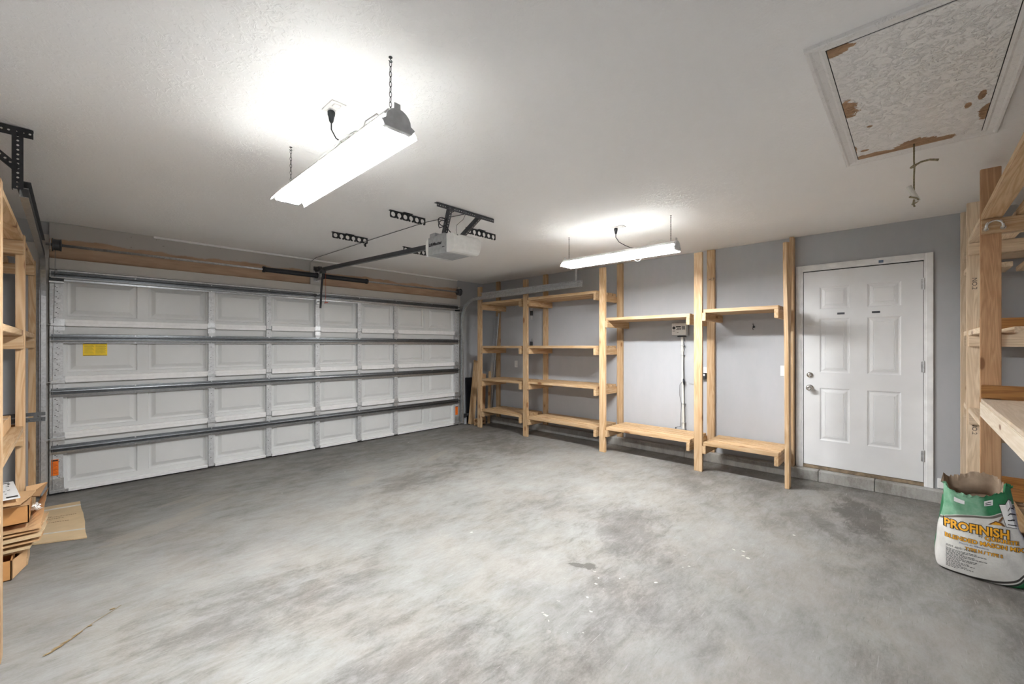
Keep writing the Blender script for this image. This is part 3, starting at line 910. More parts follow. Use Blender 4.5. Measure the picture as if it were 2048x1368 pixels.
# ------------------------------------------------------------------ opener
def opener():
    t = empty('garage_door_opener', (2.49, -2.81, 2.20), 'grey ceiling garage door opener with white light lenses and long rail', 'door opener')
    x0, x1, y0, y1, z0, z1 = 2.36, 2.63, -2.93, -2.67, 2.205, 2.365
    m = MB(); m.box((x0, y0, z0), (x1, y1, z1)); m.bevel(0.012, 2)
    for k in range(6): m.box((x0 + 0.04, y0 + 0.05 + k * 0.03, z0 - 0.001), (x1 - 0.04, y0 + 0.06 + k * 0.03, z0 + 0.001))
    hs = m.build('housing', M_PLGREY, t)
    def lens(ya, yb, bul):
        m = MB()
        prof = []
        n = 12
        for i in range(n + 1):
            a = -PI / 2 + PI * i / n
            prof.append((ya + (yb - ya) * (0.25 + 0.75 * math.cos(a) ** 0.6 if math.cos(a) > 0 else 0.25), (z0 + z1) / 2 - 0.002 + (z1 - z0) / 2 * 1.02 * math.sin(a)))
        prof += [(ya, z1), (ya, z0)]
        m.extrude(prof, 'x', x0 + 0.004, x1 + bul)
        return m.build('light_lens', M_LENS, t, bevel=0.006, seg=2)
    lens(y0 + 0.006, y0 - 0.115, 0.03)
    lens(y1 - 0.006, y1 + 0.05, -0.004)
    m = MB(); m.box((x0 + 0.02, y0 + 0.05, z1), (x1 - 0.02, y1 - 0.03, z1 + 0.02)); m.box((x0 - 0.0, y1 - 0.10, z1 - 0.01), (x0 + 0.06, y1 - 0.02, z1 + 0.035))
    m.build('top_chassis', M_PLGREY, t, bevel=0.004)
    text_on('brand_lettering', 'LiftMaster', 0.040, (x0 - 0.0005, y1 - 0.010, z0 + 0.080), (0, -1, 0), (0, 0, 1), M_BLK, t, bold=0.0012, squeeze=1.15)
    m = MB(); m.box((x0 - 0.001, y0 + 0.02, z0 + 0.048), (x0 + 0.002, y0 + 0.055, z0 + 0.054))
    m.build('indicator_slot', M_BLK, t)
    # lens screw
    m = MB(); m.cyl((x0 + 0.045, y0 - 0.100, z1 - 0.03), (x0 + 0.045, y0 - 0.06, z1 - 0.03), 0.010, 10)
    m.build('lens_screw', M_BLK, t)
    # rail
    xr = 2.44
    pa, pb = Vector((xr, -0.10, 2.432)), Vector((xr, y1 + 0.04, 2.335))
    m = MB()
    m.beam(pa, pb, 0.030, 0.004); m.beam(pa - Vector((0, 0, 0.040)), pb - Vector((0, 0, 0.040)), 0.034, 0.004)
    m.beam(pa + Vector((0, 0, -0.02)), pb + Vector((0, 0, -0.02)), 0.004, 0.040)
    m.beam(pa + Vector((-0.013, 0, -0.02)), pb + Vector((-0.013, 0, -0.02)), 0.003, 0.040)
    m.build('rail', M_GREYRAIL, t)
    m = MB(); m.beam(pa + Vector((0, 0, 0.0)), (xr, 0.027, 2.425), 0.05, 0.055); m.box((xr - 0.04, 0.018, 2.415), (xr + 0.03, 0.029, 2.47))
    m.cyl((xr - 0.03, -0.06, 2.415), (xr + 0.03, -0.06, 2.415), 0.022, 14)
    m.build('header_bracket', M_GREYRAIL, t, bevel=0.004)
    m = MB(); m.box((xr - 0.03, -0.24, 2.355), (xr + 0.02, -0.14, 2.40)); 
    m.build('trolley', M_GREYRAIL, t, bevel=0.005)
    # arm to the door
    pts = [(xr, -0.19, 2.375), (xr + 0.005, -0.165, 2.33), (xr + 0.005, -0.145, 2.27), (xr + 0.003, -0.125, 2.15), (xr, -0.115, 2.0), (xr - 0.002, -0.105, 1.90)]
    m = MB()
    for a, b in zip(pts, pts[1:]): m.beam(a, b, 0.026, 0.006, up=(0, 1, 0))
    m.build('door_arm', M_BLK, t)
    m = MB(); m.box((xr - 0.03, -0.028, 1.96), (xr + 0.03, -0.014, 2.02)); m.beam((xr - 0.005, -0.11, 1.99), (xr - 0.005, -0.02, 1.99), 0.03, 0.02)
    m.build('door_bracket', M_GALV, t)
    m = MB(); m.tube([(xr + 0.03, -0.19, 2.36), (xr + 0.03, -0.19, 2.02), (xr + 0.035, -0.19, 1.97)], 0.0022, 6)
    rl = m.build('release_cord', M_RED, t)
    m = MB(); m.cyl((xr + 0.015, -0.19, 1.965), (xr + 0.06, -0.19, 1.975), 0.006, 8)
    m.build('release_handle', M_RED, rl)
    # hangers
    m = MB()
    perf_angle(m, (2.19, -3.03, ZC - 0.003), (2.83, -3.03, ZC - 0.003), (0, 0, -1), 0.036, step=0.024)
    m.build('ceiling_angle', [M_GREYRAIL, M_BLK], t)
    for xa, xb in ((2.33, 2.40), (2.67, 2.585)):
        m = MB()
        perf_angle(m, (xa, -3.02, ZC - 0.02), (xb, -2.85, 2.372), (1, 0, 0.2), 0.032, step=0.024)
        m.build('hanger_strap', [M_GREYRAIL, M_BLK], t)
    # power cord loop
    pts = []
    for i in range(40):
        a = i / 39 * PI * 3.3
        pts.append((2.33 + 0.035 * math.cos(a) - 0.01, -2.93 + 0.012 * math.sin(a * .7), 2.47 - i * 0.0012 + 0.03 * math.sin(a)))
    pts = [(2.42, -3.0, 2.565), (2.36, -2.97, 2.52)] + pts + [(2.36, -2.92, 2.43), (2.42, -2.9, 2.40), (2.47, -2.88, 2.385)]
    m = MB(); m.tube(pts, 0.004, 7)
    m.build('power_cord', M_BLK, t)
    m = MB(); m.tube([(2.52, -3.0, 2.55), (2.50, -2.99, 2.50), (2.46, -2.95, 2.45), (2.47, -2.93, 2.41), (2.52, -2.88, 2.387)], 0.0018, 6)
    m.build('control_wire', M_BLKM, t)
    return t
opener()
m = MB(); m.tube([(2.55, -2.98, ZC - 0.006), (2.45, -2.5, ZC - 0.006), (2.42, -1.6, ZC - 0.005), (2.40, -0.8, ZC - 0.006), (2.38, -0.1, ZC - 0.006), (2.38, 0.045, ZC - 0.03)], 0.003, 6)
solo('ceiling_wire', m, M_GREYRAIL, (2.42, -1.6, ZC - 0.005), 'thin grey wire stapled along the ceiling from opener to garage door header', 'wire')

# ------------------------------------------------------------------ rod holders on the ceiling
def rod_holder(x0, x1, y, label, drop=False):
    z1 = ZC - 0.001; h = 0.062
    t = empty('ceiling_rod_holder', ((x0 + x1) / 2, y, ZC), label, 'rod holder', 'black ceiling rod holders around the opener')
    m = MB()
    n = 6; w = (x1 - x0) / n; r = 0.021; th = 0.006
    for i in range(n):
        cx = x0 + w * (i + 0.5); cz = z1 - h / 2 - 0.002
        slot = (i % 2 == 1)
        N = 20
        for k in range(N):
            a0, a1 = 2 * PI * k / N, 2 * PI * (k + 1) / N
            am = (a0 + a1) / 2
            if slot and abs(am - 1.5 * PI) < 0.34: continue
            def out(a):
                c, s = math.cos(a), math.sin(a)
                k_ = min((w / 2) / max(abs(c), 1e-6), (h / 2) / max(abs(s), 1e-6))
                return (cx + c * k_, cz + s * k_)
            P = [(cx + r * math.cos(a0), cz + r * math.sin(a0)), out(a0), out(a1), (cx + r * math.cos(a1), cz + r * math.sin(a1))]
            m.extrude(P, 'y', y - th / 2, y + th / 2)
    m.build('hook_plate', M_BLKM, t, fix=True)
    m = MB(); m.box((x0, y - 0.002, z1 - 0.005), (x1, y + 0.022, z1)); m.box(((x0 + x1) / 2 - 0.06, y - 0.03, z1 - 0.004), ((x0 + x1) / 2 + 0.03, y, z1))
    m.build('mounting_flange', M_BLKM, t)
    if drop:
        m = MB(); m.box((x1 - 0.035, y - 0.006, z1 - h - 0.035), (x1 - 0.02, y + 0.004, z1 - h + 0.01)); m.box((x1 - 0.045, y - 0.006, z1 - h - 0.022), (x1 - 0.02, y + 0.004, z1 - h - 0.012))
        m.build('loose_clip', M_BLKM, t)
rod_holder(1.985, 2.37, -1.53, 'black six-hook rod holder on the ceiling, left of the opener rail nearer the garage door', True)
rod_holder(2.03, 2.39, -2.58, 'black six-hook rod holder on the ceiling, beside the opener and left of its rail')
rod_holder(2.84, 3.21, -1.49, 'black six-hook rod holder on the ceiling behind the opener rail')
rod_holder(2.83, 3.22, -2.65, 'black six-hook rod holder on the ceiling right of the opener')

# ------------------------------------------------------------------ ceiling lamps
def shop_light(x, ya, yb, label, cordside):
    zl = 2.262
    t = empty('hanging_shop_light', (x, (ya + yb) / 2, zl), label, 'ceiling light', 'lit shop lights hung from the ceiling on chains')
    m = MB()
    m.extrude([(x - 0.040, zl + 0.066), (x + 0.040, zl + 0.066), (x + 0.056, zl + 0.044), (x + 0.056, zl + 0.040), (x - 0.056, zl + 0.040), (x - 0.056, zl + 0.044)], 'y', ya, yb)
    m.build('housing', M_PLWHITE, t)
    for s in (-1, 1):
        m = MB()
        m.extrude([(x + s * 0.056, zl + 0.042), (x + s * 0.090, zl + 0.000), (x + s * 0.094, zl - 0.014), (x + s * 0.092, zl - 0.014), (x + s * 0.088, zl - 0.001), (x + s * 0.054, zl + 0.039)], 'y', ya, yb)
        m.build('reflector_wing', M_HOUSE, t)
    for s in (-1, 1):
        m = MB()
        prof = [(x + s * 0.040 + 0.026 * math.cos(2 * PI * k / 16), zl + 0.010 + 0.022 * math.sin(2 * PI * k / 16)) for k in range(16)]
        m.extrude(prof, 'y', ya + 0.012, yb - 0.012)
        m.build('diffuser', M_LAMP, t)
    for y, s in ((ya, 1), (yb, -1)):
        m = MB()
        prof = [(x - 0.075, zl + 0.012)]
        for k in range(11):
            a = PI - PI * k / 10
            prof.append((x + 0.056 * math.cos(a), zl + 0.022 + 0.052 * math.sin(a)))
        prof += [(x + 0.075, zl + 0.012), (x + 0.06, zl - 0.010), (x - 0.06, zl - 0.010)]
        m.extrude(prof, 'y', y - s * 0.014, y + s * 0.010)
        m.box((x - 0.014, y - s * 0.004, zl + 0.06), (x + 0.014, y + s * 0.002, zl + 0.10))
        m.build('end_cap', M_CAP, t, bevel=0.003, seg=2)
    # chains
    for y in (ya + 0.05, yb - 0.05):
        m = MB()
        zt, zb = ZC - 0.018, zl + 0.085
        n = int((zt - zb) / 0.019)
        for i in range(n):
            zc = lerp(zb, zt, (i + 0.5) / n)
            hl = (zt - zb) / n * 0.62
            pts = []
            for k in range(10):
                a = 2 * PI * k / 10
                dx, dz = 0.0048 * math.cos(a), hl * math.sin(a)
                pts.append((x + (dx if i % 2 else 0), y + (0 if i % 2 else dx), zc + dz))
            m.tube(pts, 0.0013, 5, closed=True)
        ch = m.build('chain', M_BLKM, t)
        m = MB(); m.tube([(x, y, ZC), (x, y, ZC - 0.010), (x + 0.008, y, ZC - 0.016), (x, y, ZC - 0.022), (x - 0.008, y, ZC - 0.016)], 0.0018, 6)
        m.cyl((x, y, ZC - 0.002), (x, y, ZC), 0.008, 10)
        m.build('ceiling_hook', M_BLKM, ch)
        m = MB(); m.tube([(x - 0.03, y, zl + 0.055), (x, y, zl + 0.088), (x + 0.03, y, zl + 0.055)], 0.002, 6)
        m.build('wire_bail', M_GALV, t)
    # plug and cord
    yp = (ya + yb) / 2 + (-0.01)
    xp = x - 0.005
    m = MB(); m.lathe([(0.004, -0.060), (0.010, -0.052), (0.014, -0.03), (0.017, -0.022), (0.018, -0.006), (0.014, -0.0)], (xp, yp, ZC - 0.009), 'z', 12)
    pl = m.build('plug', M_BLKM, t)
    m = MB()
    m.tube([(xp, yp, ZC - 0.065), (xp, yp, ZC - 0.10), (xp + 0.01, yp - 0.03, ZC - 0.15), (xp + 0.015, yp - 0.09, ZC - 0.19), (xp + 0.01, yp - 0.15, zl + 0.085), (xp, yp - 0.2, zl + 0.07)], 0.0032, 7)
    m.build('power_cord', M_BLKM, t)
    m = MB()
    if cordside == 'top':
        for k, (r, dy) in enumerate(((0.06, 0.0), (0.05, 0.03), (0.065, -0.03))):
            pts = [(x - 0.02 + 0.012 * k + r * 0.5 * math.cos(a * 2 * PI / 16), yp - 0.18 + dy + r * 1.6 * math.sin(a * 2 * PI / 16), zl + 0.072 + 0.006 * k + 0.01 * math.sin(a * PI / 4)) for a in range(16)]
            m.tube(pts, 0.0032, 6, closed=True)
        m.tube([(x, yp - 0.30, zl + 0.07), (x - 0.01, yp - 0.36, zl + 0.115), (x, yp - 0.44, zl + 0.12), (x, yp - 0.5, zl + 0.07)], 0.0032, 6)
    else:
        for k in range(2):
            pts = [(x - 0.095 - 0.01 * k, yp - 0.28 + (0.045 - 0.014 * k) * math.cos(a * 2 * PI / 18), zl - 0.025 + (0.055 - 0.02 * k) * math.sin(a * 2 * PI / 18)) for a in range(18)]
            m.tube(pts, 0.003, 6, closed=True)
        m.tube([(x, yp - 0.30, zl + 0.07), (x - 0.01, yp - 0.38, zl + 0.105), (x, yp - 0.46, zl + 0.105), (x, yp - 0.54, zl + 0.07)], 0.0026, 6)
    m.build('coiled_cord', M_PLWHITE, t)
    # outlet on the ceiling
    o = empty('ceiling_outlet', (xp, yp + 0.03, ZC), 'white ceiling outlet feeding the shop light ' + ('nearest the camera' if cordside == 'top' else 'near the right-hand rack'), 'outlet', 'ceiling outlets above the shop lights')
    m = MB(); m.box((xp - 0.036, yp - 0.09, ZC - 0.006), (xp + 0.036, yp + 0.03, ZC))
    m.build('cover_plate', M_CEILP, o, bevel=0.002)
    m = MB(); m.box((xp - 0.017, yp - 0.075, ZC - 0.009), (xp + 0.017, yp - 0.04, ZC - 0.005)); m.box((xp - 0.017, yp - 0.02, ZC - 0.009), (xp + 0.017, yp + 0.016, ZC - 0.005))
    m.build('receptacle', M_CEILP, o, bevel=0.003)
M_CEILP = plain('ceiling_white_plastic', (0.70, 0.69, 0.67), 0.5, 0, 0.02)
shop_light(1.035, -4.345, -3.125, 'lit white shop light on chains nearest the camera, over the middle of the floor', 'top')
shop_light(3.865, -4.30, -3.08, 'lit white shop light on chains farther right, in front of the long rack', 'side')

# ------------------------------------------------------------------ attic hatch
def hatch():
    t = empty('attic_hatch', (2.87, -5.83, ZC), 'attic hatch in the ceiling with peeling textured panel and pull rope', 'attic hatch')
    xa, xb, ya, yb = 2.135, 3.605, -6.16, -5.515
    w = 0.062
    m = MB(); m.box((xa + w - 0.004, ya + w - 0.004, ZC - 0.006), (xb - w + 0.004, yb - w + 0.004, ZC - 0.001))
    m.box((xa + w + 0.004, ya + w + 0.004, ZC - 0.009), (xb - w - 0.004, yb - w - 0.004, ZC - 0.006), 1)  # black sheet below shows as a painted shadow line round this panel
    p = solo('hatch_panel', m, [M_SHADOWGAP, M_HATCH], (0, 0, 0))
    p.parent = t; p.matrix_parent_inverse = Matrix.Translation(t.location).inverted()
    prof = [(0, 0.0), (0, 0.006), (0.012, 0.009), (0.020, 0.007), (0.040, 0.012), (0.048, 0.017), (w - 0.004, 0.018), (w, 0.014), (w, 0.0)]
    def strip(p0, p1, inward):
        m = MB()
        p0, p1 = Vector(p0), Vector(p1)
        d = (p1 - p0).normalized(); inn = Vector(inward)
        r = []
        for p, sg in ((p0, 1), (p1, -1)):
            ring = []
            for u, h in prof:
                uu = w - u          # thin edge inside, thick edge outside
                ring.append(m.bm.verts.new(p + inn * uu + d * (sg * uu) + Vector((0, 0, ZC - h - p.z))))
            r.append(ring)
        n = len(prof)
        for k in range(n): m.bm.faces.new((r[0][k], r[0][(k + 1) % n], r[1][(k + 1) % n], r[1][k]))
        m.bm.faces.new(r[0]); m.bm.faces.new(r[1])
        m.build('trim_strip', M_CRACK, t)
    strip((xa, ya, 0), (xa, yb, 0), (1, 0, 0)); strip((xa, yb, 0), (xb, yb, 0), (0, -1, 0))
    strip((xb, yb, 0), (xb, ya, 0), (-1, 0, 0)); strip((xb, ya, 0), (xa, ya, 0), (0, 1, 0))
    # rope
    x, y = 3.491, -5.831
    m = MB()
    m.tube([(x, y, ZC - 0.008), (x + 0.002, y, 2.50), (x, y, 2.46), (x + 0.002, y - 0.002, 2.43), (x, y, 2.38), (x + 0.003, y, 2.33), (x, y, 2.29)], 0.0042, 7)
    m.tube([(x - 0.012, y, 2.434), (x - 0.004, y - 0.012, 2.440), (x + 0.01, y, 2.433), (x, y + 0.012, 2.428)], 0.006, 7, closed=True)
    rp = m.build('pull_rope', M_ROPE, t)
    m = MB(); m.tube([(x, y, 2.435), (x - 0.0, y - 0.03, 2.450), (x, y - 0.065, 2.452), (x, y - 0.10, 2.440)], [0.005, 0.0055, 0.0055, 0.007], 7)
    m.build('rope_tail', M_ROPE, rp)
    m = MB()
    m.tube([(x + .002 + 0.022 * math.cos(a * PI / 6), y + 0.018 * math.sin(a * PI / 6), 2.272 - 0.004 * a) for a in range(14)], 0.0046, 7)
    m.tube([(x, y, 2.24), (x - 0.004, y + 0.003, 2.215), (x + 0.004, y - 0.003, 2.20)], 0.0048, 7)
    m.build('rope_knot', M_ROPE, rp)
    m = MB(); m.cyl((x - 0.02, y + 0.022, 2.318), (x + 0.012, y - 0.016, 2.232), 0.0125, 14, caps=False); m.cyl((x - 0.02, y + 0.022, 2.318), (x + 0.012, y - 0.016, 2.232), 0.0095, 14)
    m.build('pull_handle', M_PVC, rp)
q = NT('cracked_trim_paint')
v = q.coord()
cr = q.noise(q.mapping(v, (1, 1, 1)), 9, 5, 0.7, 1.5)
line = q.math('ABSOLUTE', q.math('SUBTRACT', cr, 0.5))
M_CRACK = q.out(q.mix(q.math('MULTIPLY', q.step(line, 0.006, 0.0), 0.6), (0.80, 0.785, 0.77), (0.30, 0.27, 0.25)), 0.6)
hatch()

# ------------------------------------------------------------------ entry door
def entry_door():
    t = empty('door_2', (XR, (DY0 + DY1) / 2, 0.145), kind='structure')
    tag(t, 'off-white six-panel entry door in the right wall')
    ya, yb, z0, z1 = -5.895, -4.981, 0.1455, 2.1775
    xf = XR - 0.001
    m = MB()
    Q = lambda a, b, c, d: m._faces([a, b, c, d], [(0, 1, 2, 3)])
    W = yb - ya
    cols = [(yb - 0.125 - 0.27, yb - 0.125), (ya + 0.115, ya + 0.115 + 0.27)]
    cols = [(ya + 0.150, ya + 0.395), (ya + 0.530, ya + 0.775)]
    H = z1 - z0
    rows = [(z0 + 0.27, z0 + 0.815), (z0 + 0.975, z0 + 1.535), (z0 + 1.635, z0 + 1.865)]
    ys_ = [ya] + [c for cc in cols for c in cc] + [yb]
    zs_ = [z0] + [r for rr in rows for r in rr] + [z1]
    for i in range(len(ys_) - 1):
        for j in range(len(zs_) - 1):
            a, b, c, d = ys_[i], ys_[i + 1], zs_[j], zs_[j + 1]
            if i % 2 == 1 and j % 2 == 1:
                prev = None
                for ins, dx in ((0, 0), (0.010, 0.006), (0.020, 0.007), (0.044, 0.001), (0.047, 0.003), (0.050, 0.0)):
                    ring = [(xf + dx, a + ins, c + ins), (xf + dx, b - ins, c + ins), (xf + dx, b - ins, d - ins), (xf + dx, a + ins, d - ins)]
                    if prev:
                        for k in range(4): Q(prev[k], prev[(k + 1) % 4], ring[(k + 1) % 4], ring[k])
                    prev = ring
                Q(*prev)
            else:
                Q((xf, a, c), (xf, b, c), (xf, b, d), (xf, a, d))
    m.box((xf + 0.012, ya, z0), (xf + 0.045, yb, z1))
    for a, b in (((xf, ya, z0), (xf + 0.012, yb, z0)), ((xf, ya, z1), (xf + 0.012, yb, z1))):
        Q(a, (a[0], b[1], a[2]), b, (b[0], a[1], a[2]))
    Q((xf, ya, z0), (xf + .012, ya, z0), (xf + .012, ya, z1), (xf, ya, z1)); Q((xf, yb, z0), (xf + .012, yb, z0), (xf + .012, yb, z1), (xf, yb, z1))
    slab = m.build('door_slab', M_DOOR, t, fix=False)
    for y0_ in (-5.295, -5.565):
        m = MB(); m.box((xf - 0.002, y0_ - 0.03, z0 + 1.572), (xf, y0_ + 0.03, z0 + 1.592))
        m.build('peel_mark', M_GREYRAIL, slab)
    # knob and deadbolt
    yk = -5.035
    for zz, kn in ((0.955, True), (1.090, False)):
        m = MB()
        if kn:
            m.lathe([(0.0, 0.0), (0.034, 0.0), (0.033, -0.006), (0.015, -0.010), (0.012, -0.03), (0.020, -0.038), (0.027, -0.048), (0.027, -0.060), (0.020, -0.067), (0.012, -0.066), (0.004, -0.062)], (xf, yk, zz), 'x', 24)
            m.build('door_knob', M_CHROME, slab)
        else:
            m.lathe([(0.0, 0.0), (0.030, 0.0), (0.028, -0.010), (0.016, -0.014), (0.012, -0.016)], (xf, yk, zz), 'x', 24)
            m.box((xf - 0.030, yk - 0.004, zz - 0.016), (xf - 0.014, yk + 0.004, zz + 0.016))
            m.build('deadbolt', M_CHROME, slab)
    for zz in (0.385, 1.205, 1.965):
        m = MB()
        m.cyl((xf - 0.006, ya - 0.004, zz - 0.05), (xf - 0.006, ya - 0.004, zz + 0.05), 0.0075, 10); m.cyl((xf - 0.006, ya - 0.004, zz + 0.05), (xf - 0.006, ya - 0.004, zz + 0.057), 0.0045, 8)
        m.box((xf - 0.003, ya - 0.006, zz - 0.048), (xf, ya + 0.016, zz + 0.048))
        m.build('hinge', M_GALV, slab)
    # casing, profiled
    w = 0.062
    def cas(name, pts):
        m = MB()
        m.extrude(pts[0], pts[1], pts[2], pts[3])
        return m.build(name, M_TRIM, t, bevel=0.0015)
    prof = lambda y, s: [(XR, y), (XR - 0.008, y), (XR - 0.010, y + s * 0.012), (XR - 0.014, y + s * 0.02), (XR - 0.017, y + s * 0.05), (XR - 0.017, y + s * w), (XR, y + s * w)]
    cas('casing_side', (prof(DY0 - 0.004, 1), 'z', 0.108, 2.187 + w)); cas('casing_side', (prof(DY1 + 0.004, -1), 'z', 0.108, 2.187 + w))
    m = MB()
    ph = [(XR, 2.187), (XR - 0.008, 2.187), (XR - 0.010, 2.199), (XR - 0.014, 2.207), (XR - 0.017, 2.237), (XR - 0.017, 2.187 + w), (XR, 2.187 + w)]
    m.extrude(ph, 'y', DY1 + 0.004 - 0.001, DY0 - 0.004 + 0.001)
    m.box((XR - 0.018, -5.62, 2.20), (XR - 0.016, -5.585, 2.225), 1)
    m.build('casing_head', [M_TRIM, M_BLUEINK], t)
    m = MB(); m.box((XR + 0.05, DY1, 0.108), (XR + 0.1, DY1 + 0.004, 2.19), 0); m.box((XR + 0.05, DY0, 0.108), (XR + 0.1, DY0 - 0.004, 2.19), 0); m.box((XR + 0.046, DY1, 0.1), (XR + 0.1, DY0, 2.19), 0)
    m.build('weather_strip', M_SHADOWGAP, t)
    m = MB(); m.box((XR - 0.004, DY1, 0.107), (XR + 0.09, DY0, 0.138)); m.box((XR + 0.003, DY1, 0.138), (XR + 0.09, DY0, 0.143))
    m.build('threshold', M_BARE, t, bevel=0.003)
entry_door()

# ------------------------------------------------------------------ wall fittings on the right wall
def outlet(name, y, z, label, mat, toggle=False):
    t = empty(name, (XR, y, z), label, 'outlet' if not toggle else 'light switch')
    m = MB(); m.box((XR - 0.006, y - 0.036, z - 0.058), (XR, y + 0.036, z + 0.058))
    m.build('cover_plate', mat, t, bevel=0.002)
    if toggle:
        m = MB(); m.box((XR - 0.014, y - 0.005, z - 0.012), (XR - 0.006, y + 0.005, z + 0.012)); m.build('toggle', mat, t)
    else:
        m = MB()
        for dz in (-0.021, 0.021):
            m.box((XR - 0.008, y - 0.017, z + dz - 0.014), (XR - 0.005, y + 0.017, z + dz + 0.014), 0)
            m.box((XR - 0.0085, y - 0.008, z + dz - 0.004), (XR - 0.0078, y - 0.006, z + dz + 0.006), 1); m.box((XR - 0.0085, y + 0.006, z + dz - 0.004), (XR - 0.0078, y + 0.008, z + dz + 0.006), 1)
        m.build('receptacle', [mat, M_HOLE], t)
    return t
outlet('wall_outlet', -0.775, 1.078, 'white wall outlet seen through the first bay of the long rack', M_PLWHITE)
outlet('wall_outlet', -0.745, 2.06, 'grey painted blank outlet high on the wall behind the first rack bay', M_WALL)
outlet('light_switch', -4.803, 1.122, 'white light switch beside the warped rack post near the entry door', M_PLWHITE, True)
ot = outlet('wall_outlet', -3.955, 1.075, 'white wall outlet holding a black power adapter between two rack posts', M_PLWHITE)
t = empty('power_adapter', (XR - 0.008, -3.955, 1.03), 'black plug-in power adapter in the outlet behind the rack post', 'power adapter')
m = MB(); m.box((XR - 0.05, -3.992, 0.99), (XR - 0.008, -3.932, 1.065))
m.box((XR - 0.051, -3.985, 1.025), (XR - 0.0495, -3.955, 1.058), 1)
m.build('adapter_body', [M_BLKM, M_PLWHITE], t, bevel=0.004)
m = MB(); m.tube([(XR - 0.03, -3.96, 0.992), (XR - 0.02, -3.95, 0.955), (XR - 0.015, -3.90, 0.925), (XR - 0.015, -3.82, 0.920), (XR - 0.02, -3.79, 0.932), (XR - 0.03, -3.765, 0.938)], 0.0028, 6)
m.build('adapter_cord', M_PLGREY, t)

def controller():
    y, z = -3.672, 1.615
    t = empty('irrigation_controller', (XR, y, z - 0.08), 'grey irrigation timer box mounted on the wall under the rack shelf', 'controller')
    xf = XR - 0.055
    m = MB(); m.box((xf, y - 0.105, z - 0.088), (XR, y + 0.105, z + 0.085))
    m.build('controller_case', M_PLGREY, t, bevel=0.01, seg=2)
    m = MB(); m.box((xf - 0.006, y - 0.085, z - 0.078), (xf, y + 0.098, z + 0.072))
    fp = m.build('face_plate', M_PLWHITE, t, bevel=0.003)
    m = MB()
    x_ = xf - 0.0068
    m.cyl((x_ - 0.004, y + 0.068, z + 0.012), (x_ + 0.001, y + 0.068, z + 0.012), 0.019, 18)
    m.build('dial', M_BLKM, fp)
    m = MB(); m.box((x_, y + 0.045, z + 0.018), (x_ + 0.001, y - 0.02, z + 0.034))
    m.build('display', M_BLKM, fp)
    m = MB()
    for k in range(2):
        m = MB(); m.box((x_, y + 0.022 - k * 0.026, z - 0.014), (x_ + 0.001, y + 0.010 - k * 0.026, z + 0.012)); m.build('button', M_BLKM, fp)
    m = MB()
    m.box((x_, y + 0.085, z - 0.030), (x_ + 0.001, y + 0.055, z - 0.024)); m.box((x_, y + 0.04, z - 0.012), (x_ + 0.001, y + 0.03, z - 0.004)); m.box((x_, y + 0.03, z - 0.052), (x_ + 0.001, y + 0.01, z - 0.046))
    m.build('printed_marks', M_BLKM, fp)
    m = MB(); m.box((x_, y - 0.030, z - 0.012), (x_ + 0.0012, y - 0.075, z + 0.036))
    for k in range(5): m.box((x_ - 0.0005, y - 0.034, z - 0.006 + k * 0.008), (x_ + 0.001, y - 0.07, z - 0.004 + k * 0.008), 1)
    m.build('printed_chart', [M_PLGREY, M_BLKM], fp)
    m = MB(); m.box((xf + 0.004, y - 0.07, z - 0.105), (XR - 0.008, y + 0.03, z - 0.086))
    m.build('terminal_cover', M_BLKM, t, bevel=0.003)
    xp = XR - 0.022
    c = empty('wiring_conduit', (xp, -3.70, 0.25), 'white plastic pipe with taped wires running down the wall below the irrigation timer', 'conduit')
    m = MB(); m.cyl((xp, -3.712, 0.245), (xp, -3.693, 1.510), 0.0135, 16)
    m.build('pipe', M_PVC, c, smooth=False)
    for z_, h in ((1.49, 0.04), (0.96, 0.06), (0.30, 0.05), (1.35, 0.03)):
        m = MB(); yy = lerp(-3.712, -3.693, (z_ - .245) / 1.265)
        m.cyl((xp, yy, z_ - h / 2), (xp, yy, z_ + h / 2), 0.0175, 16); m.build('coupling', M_PVC, c)
    m = MB()
    for z_ in (1.40, 1.28, 0.66, 0.42, 0.34):
        yy = lerp(-3.712, -3.693, (z_ - .245) / 1.265)
        m.box((xp - 0.018, yy - 0.028, z_ - 0.003), (xp + 0.02, yy + 0.028, z_ + 0.003))
    m.build('cable_ties', M_PLGREY, c)
    m = MB()
    m.tube([(xp - 0.018, -3.72, 1.52), (xp - 0.018, -3.722, 1.44), (xp - 0.02, -3.74, 1.38), (xp - 0.02, -3.72, 1.32), (xp - 0.018, -3.716, 1.1), (xp - 0.02, -3.72, 0.93), (xp - 0.018, -3.735, 0.6), (xp - 0.018, -3.74, 0.40), (xp - 0.01, -3.745, 0.28), (xp, -3.735, 0.255)], 0.0034, 7)
    m.tube([(xp - 0.02, -3.70, 0.94), (xp - 0.02, -3.672, 0.90), (xp - 0.02, -3.668, 0.78), (xp - 0.02, -3.69, 0.66), (xp - 0.02, -3.682, 0.50), (xp - 0.02, -3.676, 0.36)], 0.0026, 6)
    m.tube([(xp - 0.02, -3.68, 0.37), (xp - 0.02, -3.64, 0.36), (xp - 0.02, -3.62, 0.345)], 0.003, 6)
    w_ = m.build('wire', M_GREYRAIL, c)
    m = MB(); m.tube([(xp - 0.02, -3.718, 0.98), (xp - 0.024, -3.724, 0.95), (xp - 0.024, -3.726, 0.90)], [0.008, 0.015, 0.008], 8); m.cyl((xp - 0.02, -3.62, 0.335), (xp - 0.02, -3.618, 0.352), 0.008, 8)
    m.build('taped_joint', M_BLK, c)
controller()

